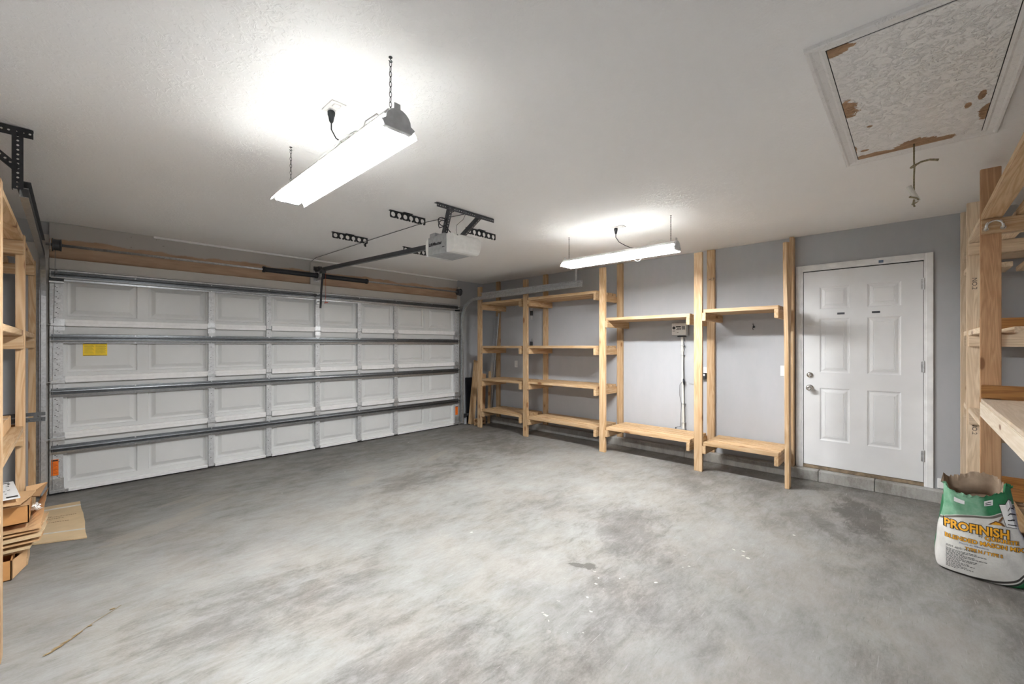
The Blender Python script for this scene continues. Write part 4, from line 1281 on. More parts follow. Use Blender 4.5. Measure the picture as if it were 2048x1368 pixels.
# small hook in the fourth bay and broom clips in the second bay
m = MB()
m.cyl((XR, -4.505, 1.615), (XR - 0.01, -4.505, 1.615), 0.012, 10)
m.tube([(XR - 0.01, -4.505, 1.615), (XR - 0.035, -4.505, 1.612), (XR - 0.045, -4.505, 1.60), (XR - 0.04, -4.505, 1.585), (XR - 0.028, -4.505, 1.583)], 0.0035, 7)
m.tube([(XR - 0.02, -4.505, 1.615), (XR - 0.035, -4.505, 1.635), (XR - 0.038, -4.505, 1.652)], 0.0035, 7)
solo('wall_hook', m, M_BLKM, (XR, -4.505, 1.615), 'small dark coat hook on the wall of the bay next to the entry door', 'hook')
for z_, lab in ((1.94, 'upper dark broom clip on the wall behind the second front post'), (1.42, 'lower dark broom clip on the wall behind the second front post')):
    t = empty('broom_clip', (XR, -1.14, z_), lab, 'broom clip', 'broom clips on the wall')
    m = MB(); m.box((XR - 0.004, -1.165, z_ - 0.10), (XR, -1.115, z_ + 0.10)); m.build('clip_plate', M_GALV, t)
    m = MB(); m.box((XR - 0.03, -1.16, z_ - 0.03), (XR - 0.004, -1.12, z_ + 0.05)); m.build('clip_jaw', M_BLKM, t, bevel=0.004)

# ------------------------------------------------------------------ long rack on the right wall
def long_rack():
    t = empty('wall_storage_rack', (5.2, -2.6, 0), 'long open pine two-by-four rack along the right wall beside the entry door', 'storage rack')
    XF = 4.967
    W, T = 0.089, 0.038
    fronts = [(-0.447, 2.405), (-1.500, 2.42), (-2.862, 2.43), (-4.090, 2.44)]
    rears = [(-0.345, ZC - 0.004), (-1.455, ZC - 0.004), (-2.815, ZC - 0.006), (-4.045, ZC - 0.006)]
    for y, z in fronts:
        board('front_post', (XF + T / 2, y, 0), (XF + T / 2, y, z), T, W, M_PINE, t, up=(0, 1, 0))
    board('front_post', (XF + W / 2, -4.935, 0), (XF + W / 2, -4.928, 2.42), W, T, M_PINE, t, up=(0, 1, 0), warp=-0.45)
    for y, z in rears:
        board('rear_post', (XR - T / 2 - 0.001, y, 0.107), (XR - T / 2 - 0.001, y, z), T, W, M_PINE, t, up=(0, 1, 0))
    board('rear_post', (XR - W / 2 - 0.001, -4.885, 0.107), (XR - W / 2 - 0.001, -4.885, ZC - 0.006), W, T, M_PINE, t, up=(0, 1, 0))
    fy = [f[0] for f in fronts] + [-4.932]
    ry = [r[0] for r in rears] + [-4.885]
    half = [W / 2] * 4 + [T / 2]
    def bay(i, levels, npl, skip_front=False):
        fa, fb = fy[i] - half[i], fy[i + 1] + half[i + 1]          # y just inside the posts
        ra, rb = ry[i] - half[i], ry[i + 1] + half[i + 1]
        for z in levels:
            top = z + 0.019
            ca, cb = min(fa, ra) - 0.001, max(fb, rb) + 0.001
            # cleats on the inner faces of both post pairs
            for cy, s in ((ca, -1), (cb, 1)):
                board('cleat', (XF - 0.006, cy + s * T / 2, top - T - W / 2), (XR - 0.002, cy + s * T / 2, top - T - W / 2), T, W, M_PINE, t)
            xs = [XF + 0.010 + W / 2 + k * (W + 0.019) for k in range(npl)]
            for x in xs:
                j = 0.0 if k_edge(x) else 0.0
                board('shelf_board', (x, ca - 0.003 + random.uniform(-.004, .0), top - T / 2), (x, cb + 0.003, top - T / 2), W, T, M_PINE, t)
    def k_edge(x): return x < 5.05
    bay(0, [2.118, 1.378, 0.824, 0.300], 5)
    bay(1, [2.118, 1.381, 0.836, 0.290], 5)
    bay(2, [1.746, 0.315], 5)
    bay(3, [1.783, 0.312], 5)
    # grade stamp on a rear post
    text_on('grade_stamp', 'H.F.', 0.05, (XR - T - 0.002, -4.02, 2.19), (0, -1, 0), (0, 0, 1), M_STAMP, t, off=0.0008)
long_rack()

# ------------------------------------------------------------------ offcuts stacked in the far right corner
def lean(name, p0, p1, w, th, mat, label, cat, up, group=None):
    o = board(name, p0, p1, w, th, mat, None, up=up)
    return tag(o, label, cat, group)
m = MB()
lean('black_panel', (5.19, 0.045, 0.0), (5.19, 0.085, 0.815), 0.17, 0.012, M_BLK, 'thin matte black panel leaning upright in the far right corner', 'panel', (0, 1, 0))
lean('offcut_board', (5.06, -0.13, 0.0), (5.33, 0.025, 1.12), 0.14, 0.022, M_PINE, 'widest pale offcut board leaning in the corner behind the first rack post', 'board', (0, 1, 0.2), 'offcuts leaning in the corner')
lean('offcut_board', (5.27, -0.20, 0.0), (5.44, -0.06, 0.88), 0.085, 0.022, M_FIR, 'shorter brown offcut board leaning beside the widest one in the corner', 'board', (0, 1, 0.2), 'offcuts leaning in the corner')
lean('offcut_board', (5.33, -0.30, 0.0), (5.45, -0.20, 0.93), 0.045, 0.03, M_PINE, 'narrow pale offcut stick leaning in the corner next to the metal strips', 'board', (0, 1, 0.2), 'offcuts leaning in the corner')
lean('metal_strip', (5.46, -0.12, 0.0), (5.47, -0.36, 1.93), 0.006, 0.075, M_SILVER, 'tall wide silver metal strip leaning in the far right corner', 'metal strip', (0, 1, 0.2), 'metal strips in the corner')
lean('metal_strip', (5.43, -0.22, 0.0), (5.44, -0.45, 1.98), 0.02, 0.018, M_SILVER, 'tall thin metal strip leaning beside the wide silver one', 'metal strip', (0, 1, 0.2), 'metal strips in the corner')
t = empty('offcut_block', (5.16, -0.19, 0), 'pale timber block with two dark knots on the floor by the first rack post', 'wood block')
board('block_body', (5.02, -0.265, 0.06), (5.27, -0.265, 0.06), 0.038, 0.118, M_PINE, t)
m = MB(); m.cyl((5.07, -0.286, 0.06), (5.07, -0.28, 0.062), 0.016, 12, r2=0.012)
m.build('knot', M_COPPER, t)
m = MB(); m.cyl((5.17, -0.286, 0.07), (5.17, -0.28, 0.07), 0.014, 12)
m.build('knot', M_COPPER, t)
t = empty('door_safety_sensor', (4.985, 0.0, 0), 'grey door safety sensor on a bracket at the foot of the right track', 'sensor')
m = MB(); m.box((4.95, -0.085, 0.13), (5.0, -0.035, 0.19)); m.cyl((4.936, -0.06, 0.16), (4.95, -0.06, 0.16), 0.014, 12)
m.build('sensor_body', M_BLKM, t, bevel=0.005)
m = MB(); m.box((5.0, -0.065, 0.15), (5.10, -0.059, 0.19)); m.box((4.975, -0.04, 0.0), (5.03, -0.015, 0.15), 1)
m.build('sensor_bracket', [M_GREYRAIL, M_PLGREY], t)

# ------------------------------------------------------------------ rack on the left wall
def left_rack():
    t = empty('wall_storage_rack', (-0.36, -1.6, 0), 'pine rack along the left wall holding flattened cardboard', 'storage rack')
    XF = -0.072
    T, W = 0.038, 0.089
    ys = [-2.888, -1.489, -0.27]
    for y in ys:
        board('front_post', (XF - 0.021, y, 0), (XF - 0.021, y, 2.14), 0.042, W, M_PINE, t, up=(0, 1, 0))
        board('rear_post', (XL + 0.022, y, 0), (XL + 0.022, y, 2.4), 0.042, W, M_PINE, t, up=(0, 1, 0))
    def planks(y0, y1, z, mat=M_PINE, n=4):
        for k in range(n):
            x = XF - 0.006 - W / 2 - k * (W + 0.055)
            board('shelf_board', (x, y0, z - T / 2), (x, y1, z - T / 2), W, T, mat, t)
    hw = W / 2
    for (a, b) in ((ys[0], ys[1]), (ys[1], ys[2])):
        for z in (2.132, 1.505):
            planks(a + hw + 0.002, b - hw - 0.002, z)
    planks(ys[0] + hw + 0.002, ys[1] - hw - 0.002, 0.865)
    for i, y in enumerate(ys):
        for z in (2.132, 1.505) + ((0.865,) if i < 2 else ()):
            for s in ((1,) if i == 0 else (-1, 1) if i == 1 else (-1,)):
                dz = T if (z == 0.865 and i == 1 and s == 1) else 0
                board('cleat', (XL + 0.002, y + s * (hw + T / 2 + 0.001), z - T - hw + dz), (XF - 0.004, y + s * (hw + T / 2 + 0.001), z - T - hw + dz), T, W, M_PINE, t)
left_rack()

# slotted metal angle lying on the left rack's middle shelf
def slotted():
    t = empty('slotted_metal_angle', (-0.3, -1.62, 0.866), 'slotted galvanised metal angle sticking out from the left rack shelf', 'metal angle')
    m = MB()
    p0, p1 = Vector((-0.62, -1.84, 0.905)), Vector((0.022, -1.40, 0.905))
    p0, p1 = Vector((-0.62, -1.385, 0.905)), Vector((0.018, -1.385, 0.905))
    n = 11
    y = -1.385
    st = (p1.x - p0.x) / n
    for i in range(n):
        a = p0.x + st * i; b = a + st
        m.box((a, y, 0.871), (b, y + 0.0025, 0.898)); m.box((a, y, 0.908), (b, y + 0.0025, 0.933)); m.box((a, y, 0.898), (a + st * 0.3, y + 0.0025, 0.908))
        m.cyl((a + st * .65, y - 0.001, 0.883), (a + st * .65, y + 0.003, 0.883), 0.003, 8, mi=1)
    m.box((p0.x, y, 0.868), (p1.x, y + 0.04, 0.8705))
    m.build('angle_bar', [M_STRUT, M_HOLE], t)
    m = MB(); m.box((p1.x - 0.002, y - 0.001, 0.868), (p1.x + 0.003, y + 0.004, 0.936)); m.build('cut_end', M_GALV, t)
slotted()

# ------------------------------------------------------------------ cardboard on the left
def card(name, corners, th, mat, label, group=None, bend=None, extra=None):
    """flattened carton: top face corners (4 points), thickness th, rippled edges"""
    m = MB()
    c = [Vector(p) for p in corners]
    nu, nv = 10, 8
    top = []
    rnd = random.Random(hash(label) % 1000 if False else len(label))
    for i in range(nu + 1):
        row = []
        for j in range(nv + 1):
            u, v_ = i / nu, j / nv
            p = (c[0] * (1 - u) + c[1] * u) * (1 - v_) + (c[3] * (1 - u) + c[2] * u) * v_
            if bend: p = p + Vector((0, 0, bend(u, v_)))
            if i in (0, nu) or j in (0, nv): p = p + Vector((rnd.uniform(-.004, .004), rnd.uniform(-.004, .004), 0))
            row.append(p)
        top.append(row)
    V1 = [[m.bm.verts.new(p) for p in r] for r in top]
    V0 = [[m.bm.verts.new(p - Vector((0, 0, th))) for p in r] for r in top]
    for i in range(nu):
        for j in range(nv):
            m.bm.faces.new((V1[i][j], V1[i + 1][j], V1[i + 1][j + 1], V1[i][j + 1]))
            m.bm.faces.new((V0[i][j], V0[i][j + 1], V0[i + 1][j + 1], V0[i + 1][j]))
    for i in range(nu):
        m.bm.faces.new((V1[i][0], V0[i][0], V0[i + 1][0], V1[i + 1][0])); m.bm.faces.new((V1[i][nv], V1[i + 1][nv], V0[i + 1][nv], V0[i][nv]))
    for j in range(nv):
        m.bm.faces.new((V1[0][j], V1[0][j + 1], V0[0][j + 1], V0[0][j])); m.bm.faces.new((V1[nu][j], V0[nu][j], V0[nu][j + 1], V1[nu][j + 1]))
    loc = (c[0] + c[1] + c[2] + c[3]) / 4
    t = empty(name, loc, label, 'cardboard', group)
    m.build('carton_sheet', mat, t, bevel=0)
    return t, (lambda u, v_, h=0.0006: (c[0] * (1 - u) + c[1] * u) * (1 - v_) + (c[3] * (1 - u) + c[2] * u) * v_ + Vector((0, 0, h + (bend(u, v_) if bend else 0))))

# big flat sheet on the floor
t, S = card('flattened_carton', [(-0.40, -1.20, 0.014), (0.222, -1.49, 0.012), (0.200, -0.44, 0.012), (-0.35, -0.40, 0.012)], 0.010, M_CARD2,
            'pale flattened carton lying on the concrete floor beside the garage door')
m = MB()
def strip_on(m, S, u0, u1, v0, v1, mi=0, n=6):
    for k in range(n):
        a, b = lerp(u0, u1, k / n), lerp(u0, u1, (k + 1) / n)
        m._faces([S(a, v0), S(b, v0), S(b, v1), S(a, v1)], [(0, 1, 2, 3)], mi)
strip_on(m, S, 0.40, 0.995, 0.185, 0.215)
m.build('tape', M_TAPE, t)
m = MB()
strip_on(m, S, 0.40, 0.995, 0.86, 0.90)
m.build('tape', M_TAPE, t)
m = MB()
rr = random.Random(3)
for (v_, u1) in ((0.62, 0.93), (0.57, 0.80), (0.47, 0.86)):
    u = 0.66
    while u < u1:
        w_ = rr.uniform(0.006, 0.02)
        strip_on(m, S, u, u + w_, v_, v_ + 0.014, n=1); u += w_ + 0.006
strip_on(m, S, 0.64, 0.70, 0.645, 0.65, n=1); strip_on(m, S, 0.64, 0.70, 0.53, 0.536, n=1)
m.build('printed_text', M_CARDD, t)

GRP = 'flattened cartons stacked at the left rack'
B = lambda a, k=1: (lambda u, v_: a * math.sin(PI * u * k) * (0.4 + 0.6 * v_))
def open_box(x0, x1, y0, y1, z0, z1, mat, label):
    t = empty('cardboard_box', ((x0 + x1) / 2, (y0 + y1) / 2, z0), label, 'cardboard box', 'boxes at the left rack')
    m = MB(); th = 0.005
    m.box((x0, y0, z0), (x1, y1, z0 + th)); m.box((x0, y0, z0), (x0 + th, y1, z1)); m.box((x1 - th, y0, z0), (x1, y1, z1)); m.box((x0, y0, z0), (x1, y0 + th, z1)); m.box((x0, y1 - th, z0), (x1, y1, z1))
    m.build('box_body', mat, t)
    return t
# small open box on the floor carrying the stack
t = open_box(-0.58, -0.104, -1.935, -1.60, 0.001, 0.118, M_CARDO, 'small open brown box on the floor under the cardboard stack')
m = MB()
for o_ in (0.0, 0.004):
    m._faces([(-0.104 + o_, -1.93, 0.004), (-0.058 + o_, -1.80, 0.02), (-0.052 + o_, -1.79, 0.12), (-0.103 + o_, -1.93, 0.116)], [(0, 1, 2, 3)])
m.build('side_flap', M_CARD, t)
t = empty('wood_offcut', (-0.062, -1.60, 0), 'pale wood offcut on the floor under the cardboard stack beside the rack post', 'wood block')
board('block_body', (-0.068, -1.745, 0.058), (-0.068, -1.545, 0.058), 0.038, 0.114, M_PINE, t)
stack = [
    ([(-0.60, -1.86, 0.135), (-0.060, -1.85, 0.137), (-0.030, -1.545, 0.140), (-0.60, -1.545, 0.138)], M_CARD, 'brown flattened carton at the bottom of the cardboard stack', B(0.002)),
    ([(-0.60, -1.85, 0.152), (-0.035, -1.875, 0.156), (-0.005, -1.545, 0.168), (-0.60, -1.545, 0.156)], M_CARD2, 'pale flattened carton second from the bottom of the cardboard stack', B(0.003, 2)),
    ([(-0.60, -1.87, 0.178), (0.004, -1.865, 0.188), (0.030, -1.545, 0.200), (-0.60, -1.545, 0.182)], M_CARD, 'brown flattened carton third from the bottom of the cardboard stack', B(0.004)),
    ([(-0.60, -1.85, 0.206), (0.012, -1.88, 0.218), (0.034, -1.545, 0.235), (-0.60, -1.545, 0.21)], M_CARD2, 'pale flattened carton in the middle of the cardboard stack with torn end', B(0.004, 2)),
    ([(-0.60, -1.84, 0.234), (0.004, -1.85, 0.243), (0.032, -1.545, 0.262), (-0.60, -1.545, 0.24)], M_CARD, 'brown flattened carton just under the wide tan sheet of the cardboard stack', B(0.004)),
]
for cs, mt, lab, bd in stack:
    card('flattened_carton', cs, 0.010, mt, lab, GRP, bd)
# wide sheet whose far side is bent upward
t, S = card('flattened_carton', [(-0.60, -1.83, 0.262), (0.010, -1.865, 0.262), (0.030, -1.545, 0.430), (-0.60, -1.545, 0.285)], 0.007, M_CARD,
            'wide tan flattened carton bent upward at the right of the stack with crumpled tape', GRP, lambda u, v_: -0.145 * v_ * (u - max(0.0, (u - 0.88) / 0.12)))
m = MB()
for k in range(30):
    c = S(0.95, 0.62) + Vector((random.uniform(-.022, .010), random.uniform(-.06, .03), random.uniform(0.0, .03)))
    a = random.uniform(0, PI)
    m._faces([c, c + Vector((0.016 * math.cos(a), 0.016 * math.sin(a), random.uniform(-.01, .012))), c + Vector((random.uniform(-.008, .008), random.uniform(-.014, .014), 0.015))], [(0, 1, 2)])
m.build('crumpled_tape', M_PLWHITE, t)
m = MB()
for o_ in (0.0, 0.005):
    m._faces([(-0.065, -1.60, 0.40 + o_), (0.000, -1.72, 0.42 + o_), (0.030, -1.535, 0.462 + o_), (-0.066, -1.54, 0.455 + o_)], [(0, 1, 2, 3)])
m.build('raised_flap', M_CARD, t)
t = open_box(-0.58, -0.040, -1.845, -1.56, 0.300, 0.410, M_CARDO, 'orange-brown shallow box lying on the cardboard stack')
m = MB(); m.box((-0.58, -1.85, 0.4105), (-0.038, -1.555, 0.415)); m.build('lid_flap', M_CARD, t)
t, S2 = card('flattened_carton', [(-0.60, -1.96, 0.450), (-0.070, -1.93, 0.450), (-0.014, -1.72, 0.465), (-0.60, -1.56, 0.47)], 0.010, M_CARD, 'folded tan carton on top of the cardboard stack under the white leaflet', GRP, lambda u, v_: 0.012 * math.sin(PI * u))
LF = [(-0.45, -1.955, 0.488), (-0.070, -1.93, 0.490), (-0.122, -1.54, 0.508), (-0.50, -1.58, 0.50)]
S2 = lambda u, v_, h=0.0: (Vector(LF[0]) * (1 - u) + Vector(LF[1]) * u) * (1 - v_) + (Vector(LF[3]) * (1 - u) + Vector(LF[2]) * u) * v_ + Vector((0, 0, h))
tl = empty('printed_leaflet', S2(0.6, 0.4, 0.0), 'white printed leaflet with black diagrams on top of the cardboard stack', 'leaflet')
m = MB()
def patch(m, S, u0, u1, v0, v1, h, mi=0, n=8):
    for k in range(n):
        a, b = lerp(u0, u1, k / n), lerp(u0, u1, (k + 1) / n)
        m._faces([S(a, v0, h), S(b, v0, h), S(b, v1, h), S(a, v1, h)], [(0, 1, 2, 3)], mi)
patch(m, S2, 0, 1, 0, 1, -0.008, n=1); patch(m, S2, 0, 1, 0, 1, 0.0, n=1)
for e in (((0, 0), (1, 0)), ((1, 0), (1, 1)), ((1, 1), (0, 1)), ((0, 1), (0, 0))):
    A, C_ = e
    m._faces([S2(*A, -0.008), S2(*C_, -0.008), S2(*C_, 0.0), S2(*A, 0.0)], [(0, 1, 2, 3)])
m.build('paper', M_PAPER, tl)
m = MB()
rr = random.Random(11)
patch(m, S2, 0.86, 0.98, 0.03, 0.10, 0.0008, n=1)
patch(m, S2, 0.66, 0.80, 0.90, 0.95, 0.0008, n=1); patch(m, S2, 0.84, 0.95, 0.90, 0.95, 0.0008, n=1)
for k in range(34):
    u, v_ = rr.uniform(0.58, 0.93), rr.uniform(0.14, 0.84)
    patch(m, S2, u, u + rr.uniform(0.008, 0.03), v_, v_ + rr.uniform(0.008, 0.05), 0.0008, n=1)
m.build('printed_diagrams', M_INK, tl)
# flat box behind the slotted angle
t = empty('cardboard_box', (-0.35, -1.75, 0.866), 'flat brown box lying on the middle shelf of the left rack', 'cardboard box', 'boxes at the left rack')
m = MB(); m.box((-0.60, -2.0, 0.866), (-0.13, -1.56, 0.945)); m.build('box_body', M_CARD, t, bevel=0.004)
m = MB(); m.box((-0.60, -1.77, 0.945), (-0.13, -1.74, 0.946)); m.build('tape', M_TAPE, t)

# ------------------------------------------------------------------ rack and workbench by the back wall
def back_rack():
    t = empty('wall_storage_rack', (4.6, -6.42, 0), 'mixed lumber rack with a plywood work shelf along the back wall by the entry door', 'storage rack')
    T, W = 0.038, 0.089
    YFr = -6.138
    XC, XB_, XA = 4.150, 5.0, 5.42
    def post(x, y, z0, z1, mat, name='front_post'):
        return board(name, (x + T / 2, y - W / 2, z0), (x + T / 2, y - W / 2, z1), T, W, mat, t, up=(0, 1, 0))
    post(XC, YFr, 0, 2.525, M_FIR); post(XB_, YFr + 0.006, 0, 2.52, M_SPRUCE); post(XA, YFr + 0.016, 0.0, 2.545, M_SPRUCE)
    post(2.46, YFr, 0, 2.5, M_PINE)
    for x in (2.46, XC, XB_, XA):
        post(x, YB + W, 0, 2.52, M_SPRUCE, 'rear_post')
    # top cleats and boards
    ya, yb = YFr - 0.002, YB + 0.002
    for x, mat in ((XC - T / 2, M_PINE), (XC + T * 1.5, M_SPRUCE), (XB_ - T / 2, M_SPRUCE), (XB_ + 1.5 * T, M_SPRUCE), (XA - T / 2, M_SPRUCE), (2.46 + 1.5 * T, M_PINE)):
        board('cleat', (x, ya, 2.150), (x, yb, 2.150), T, W, mat, t)
    for k in range(4):
        y = YFr - W / 2 - 0.002 - k * (W + 0.055)
        board('shelf_board', (2.44, y, 2.197 + T / 2), (XC - 0.001, y, 2.197 + T / 2), W, T, M_PINE, t)
    for k in range(4):
        y = YFr - W / 2 - 0.002 - k * (W + 0.055)
        board('shelf_board', (XC + T + 0.002, y, 2.197 + T / 2), (XB_ - 0.002, y, 2.197 + T / 2), W, T, M_SPRUCE, t)
        board('shelf_board', (XB_ + T + 0.002, y, 2.00 + T / 2), (XA - 0.002, y, 2.00 + T / 2), W, T, M_SPRUCE, t)
    # lower shelves between the far posts
    for z, mat in ((1.52, M_SPRUCE), (0.915, M_SPRUCE), (0.245, M_PINE)):
        for (xa, xb) in ((XC + T + 0.001, XB_ - 0.001), (XB_ + T + 0.001, XA - 0.001)):
            for k in range(4):
                y = YFr - W / 2 - 0.002 - k * (W + 0.055)
                board('shelf_board', (xa, y, z - T / 2), (xb, y, z - T / 2), W, T, mat, t)
        for x in (XC + 1.5 * T, XB_ - T / 2, XB_ + 1.5 * T, XA - T / 2):
            board('cleat', (x, ya, z - T - W / 2), (x, yb, z - T - W / 2), T, W, M_SPRUCE, t)
        for x in (XB_ - 0.02, XA - 0.02):
            board('end_stop', (x, YFr - 0.06, z + W / 2), (x, yb, z + W / 2), 0.02, W, M_BROWN, t)
    # plywood work shelf toward the camera
    board('end_stop', (XC - 0.012, ya, 1.068 + 0.042), (XC - 0.012, yb, 1.068 + 0.042), 0.022, 0.082, M_BROWN, t)
    board('worktop', (2.44, (ya + yb) / 2, 1.062 - 0.009), (XC - 0.001, (ya + yb) / 2, 1.062 - 0.009), ya - yb, 0.018, M_PLY, t, bev=0.001)
    board('worktop_edge', (2.44, YFr + 0.002 - 0.019, 1.043 - 0.046), (XC - 0.001, YFr + 0.002 - 0.019, 1.043 - 0.046), 0.038, 0.092, M_WPLY, t)
    board('cleat', (XC - T / 2, ya - 0.04, 0.998), (XC - T / 2, yb, 0.998), T, W, M_PINE, t)
    board('end_stop', (XC + T + 0.012, ya, 0.30), (XC + T + 0.012, yb, 0.30), 0.022, W, M_BROWN, t) if False else None
    # chrome bar bracket
    m = MB()
    pts = []
    yc = YFr - 0.055
    for k in range(13):
        a = PI * k / 12
        pts.append((XC - T - 0.022 - 0.004, yc + 0.034 * math.cos(a), 2.146 + 0.030 * math.sin(a)))
    pts = [(XC - T - 0.010, yc + 0.036, 2.125)] + pts + [(XC - T - 0.010, yc - 0.036, 2.125)]
    m.tube(pts, [0.010] + [0.008] * 13 + [0.010], 10)
    m.cyl((XC - T, yc + 0.036, 2.128), (XC - T - 0.018, yc + 0.036, 2.128), 0.014, 12); m.cyl((XC - T, yc - 0.036, 2.128), (XC - T - 0.018, yc - 0.036, 2.128), 0.014, 12)
    o = m.build('bracket', M_CHROME, t); tag(o, 'shiny chrome arched bracket')
    # grade stamps
    for z in (1.93, 0.80):
        text_on('grade_stamp', 'NO.2', 0.040, (XB_ - 0.0005, YFr - 0.022, z), (0, 0, -1), (0, -1, 0), M_STAMP, t, off=0.0008)
        text_on('grade_stamp', 'KD-HT', 0.022, (XB_ - 0.0005, YFr - 0.022, z), (0, 0, -1), (0, -1, 0), M_STAMP, t, off=0.0008) if False else None
back_rack()

# ------------------------------------------------------------------ bag of mason mix
def bag():
    x0, yc0 = 3.985, -6.135
    H = 0.50
    t = empty('mortar_mix_bag', (x0, yc0, 0), 'opened white and green paper bag of blended mason mix on the floor', 'cement bag')
    def sec(tt):
        """centre y, half width (y), half depth (x) at height fraction"""
        hw = lerp(0.196, 0.135, tt ** 1.2) + 0.012 * math.sin(PI * min(1, tt * 1.6))
        hd = 0.115 * (1 - 0.25 * tt) * (0.80 + 0.2 * math.sin(PI * min(1, tt * 1.3 + 0.15)))
        cy = lerp(-6.140, -6.105, tt)
        return cy, hw, hd
    def surf(s, tt, off=0.0):
        """s in 0..1 around, front face centre (facing -x) at 0.25; goes from +y edge (0) across the front to -y edge (0.5), then behind"""
        cy, hw, hd = sec(min(1, max(0, tt)))
        a = 2 * PI * s
        e = 0.62
        c_, s_ = math.cos(a), math.sin(a)
        yy = hw * math.copysign(abs(c_) ** 0.75, c_)
        xx = hd * math.copysign(abs(s_) ** e, s_)
        wr = 0.0035 * math.sin(9 * a + 14 * tt) * (0.3 + tt) + 0.004 * math.sin(4 * a + 3 * tt + 1)
        k = 1 + (wr + off) / 0.12
        z = H * tt
        if tt < 0.08: 
            f = math.sqrt(max(0, 1 - (1 - tt / 0.08) ** 2)); k *= 0.93 + 0.07 * f
        if tt > 0.72: z += 0.03 * (tt - 0.72) / 0.28 * math.sin(3 * a + 0.7) + (0.05 * (tt - 0.72) / 0.28 if s > 0.38 else 0)
        return Vector((x0 - xx * k, cy + yy * k, z + 0.002))
    N, K = 96, 48
    m = MB()
    uvl = m.bm.loops.layers.uv.new('UVMap')
    grid = [[m.bm.verts.new(surf(i / N, j / K)) for i in range(N)] for j in range(K + 1)]
    for j in range(K):
        for i in range(N):
            f = m.bm.faces.new((grid[j][i], grid[j][(i + 1) % N], grid[j + 1][(i + 1) % N], grid[j + 1][i]))
            f.smooth = True
            for lp, (a, b) in zip(f.loops, ((i, j), (i + 1, j), (i + 1, j + 1), (i, j + 1))):
                lp[uvl].uv = (a / N, b / K)
    m.bm.faces.new(list(reversed(grid[0])))
    body = m.build('bag_body', M_BAG, t, fix=False)
    # torn mouth: inner lining, funnel going down inside and ragged lip
    rr = random.Random(5)
    m = MB()
    lip = []
    for i in range(N):
        p = surf(i / N, 1.0)
        lip.append(p)
    rows = []
    rag = [rr.uniform(0.0, 0.014) + (0.022 if i / N > 0.44 else 0.0) + 0.014 * max(0, math.sin(2 * PI * i / N * 3 + 4.0)) for i in range(N)]
    cen = Vector((x0, sec(1)[0], 0))
    for j, (dz, k) in enumerate(((0.0, 1.0), (-0.03, 0.93), (-0.10, 0.80))):
        rows.append([m.bm.verts.new(Vector((cen.x + (p.x - cen.x) * k, cen.y + (p.y - cen.y) * k, p.z + dz))) for p in lip])
    for A, B_ in zip(rows, rows[1:]):
        for i in range(N):
            f = m.bm.faces.new((A[i], B_[i], B_[(i + 1) % N], A[(i + 1) % N])); f.smooth = True
    m.bm.faces.new(rows[-1])
    m.build('bag_lining', M_BAGIN, t, fix=False)
    m = MB()
    uvl = m.bm.loops.layers.uv.new('UVMap')
    up, dn = [], []
    for i in range(N):
        p = lip[i]
        dn.append(m.bm.verts.new(p)); 
        flare = 1.05 if i < 60 else 1.0
        up.append(m.bm.verts.new(Vector((cen.x + (p.x - cen.x) * (1.04 + rr.uniform(-.05, .06)), cen.y + (p.y - cen.y) * (flare + rr.uniform(-.03, .05)), p.z + rag[i]))))
    for i in range(N):
        f = m.bm.faces.new((dn[i], dn[(i + 1) % N], up[(i + 1) % N], up[i]))
        for lp, (a, b) in zip(f.loops, ((i, 1.0), (i + 1, 1.0), (i + 1, 1.04), (i, 1.04))): lp[uvl].uv = (a / N, b)
    for i_, f in enumerate(m.bm.faces):
        if i_ / N > 0.47: f.material_index = 1
    m.build('torn_rim', [M_BAG, M_BAGIN], t, fix=False)
    # lettering wrapped on the front; local coords: X metres to the right, Y up
    def wrap(xc, zc):
        def fn(px_, py_):
            z = zc + py_
            tt = z / H
            # front: position by y coordinate; find s for which y matches
            ty = xc - px_
            lo, hi = 0.0, 0.5
            for _ in range(18):
                mid = (lo + hi) / 2
                if surf(mid, tt).y > ty: lo = mid
                else: hi = mid
            p = surf((lo + hi) / 2, tt)
            return p + Vector((-0.0015, 0, 0))
        return fn
    def wrap2(xc, zc, o):
        g = wrap(xc, zc)
        return lambda a, b: g(a, b) + Vector((o, 0, 0))
    R, U = (0, -1, 0), (0, 0, 1)
    def put(body_, size, y_, z_, mat, bold=0.0, sq=1.0, outline=None, nm='lettering'):
        if outline:
            text_on(nm, body_, size, (0, 0, 0), R, U, outline, t, bold=bold + size * 0.055, squeeze=sq, fn=wrap2(y_, z_, -0.0005))
        text_on(nm, body_, size, (0, 0, 0), R, U, mat, t, bold=bold, squeeze=sq, fn=wrap2(y_, z_, -0.0015))
    put('PROFINISH', 0.066, -5.965, 0.272, M_ORTXT, 0.0022, 0.84, M_INK)
    put('by', 0.018, -6.11, 0.255, M_INK)
    put('QUIKRETE', 0.029, -6.135, 0.245, M_ORTXT, 0.0006, 1.0, M_BAGDK)
    put('BLENDED MASON MIX', 0.032, -5.970, 0.210, M_ORTXT, 0.0006, 0.98, M_BAGDK)
    put('Mezcla de Albanileria', 0.014, -6.03, 0.191, M_BLUEINK2)
    put('TYPE N / TYPE S', 0.025, -6.055, 0.163, M_ORTXT, 0.0004, 0.85, M_BAGDK)
    put('JUST ADD WATER', 0.0155, -5.975, 0.157, M_INK)
    # fine print lines
    m = MB()
    k = 0
    z_ = 0.143
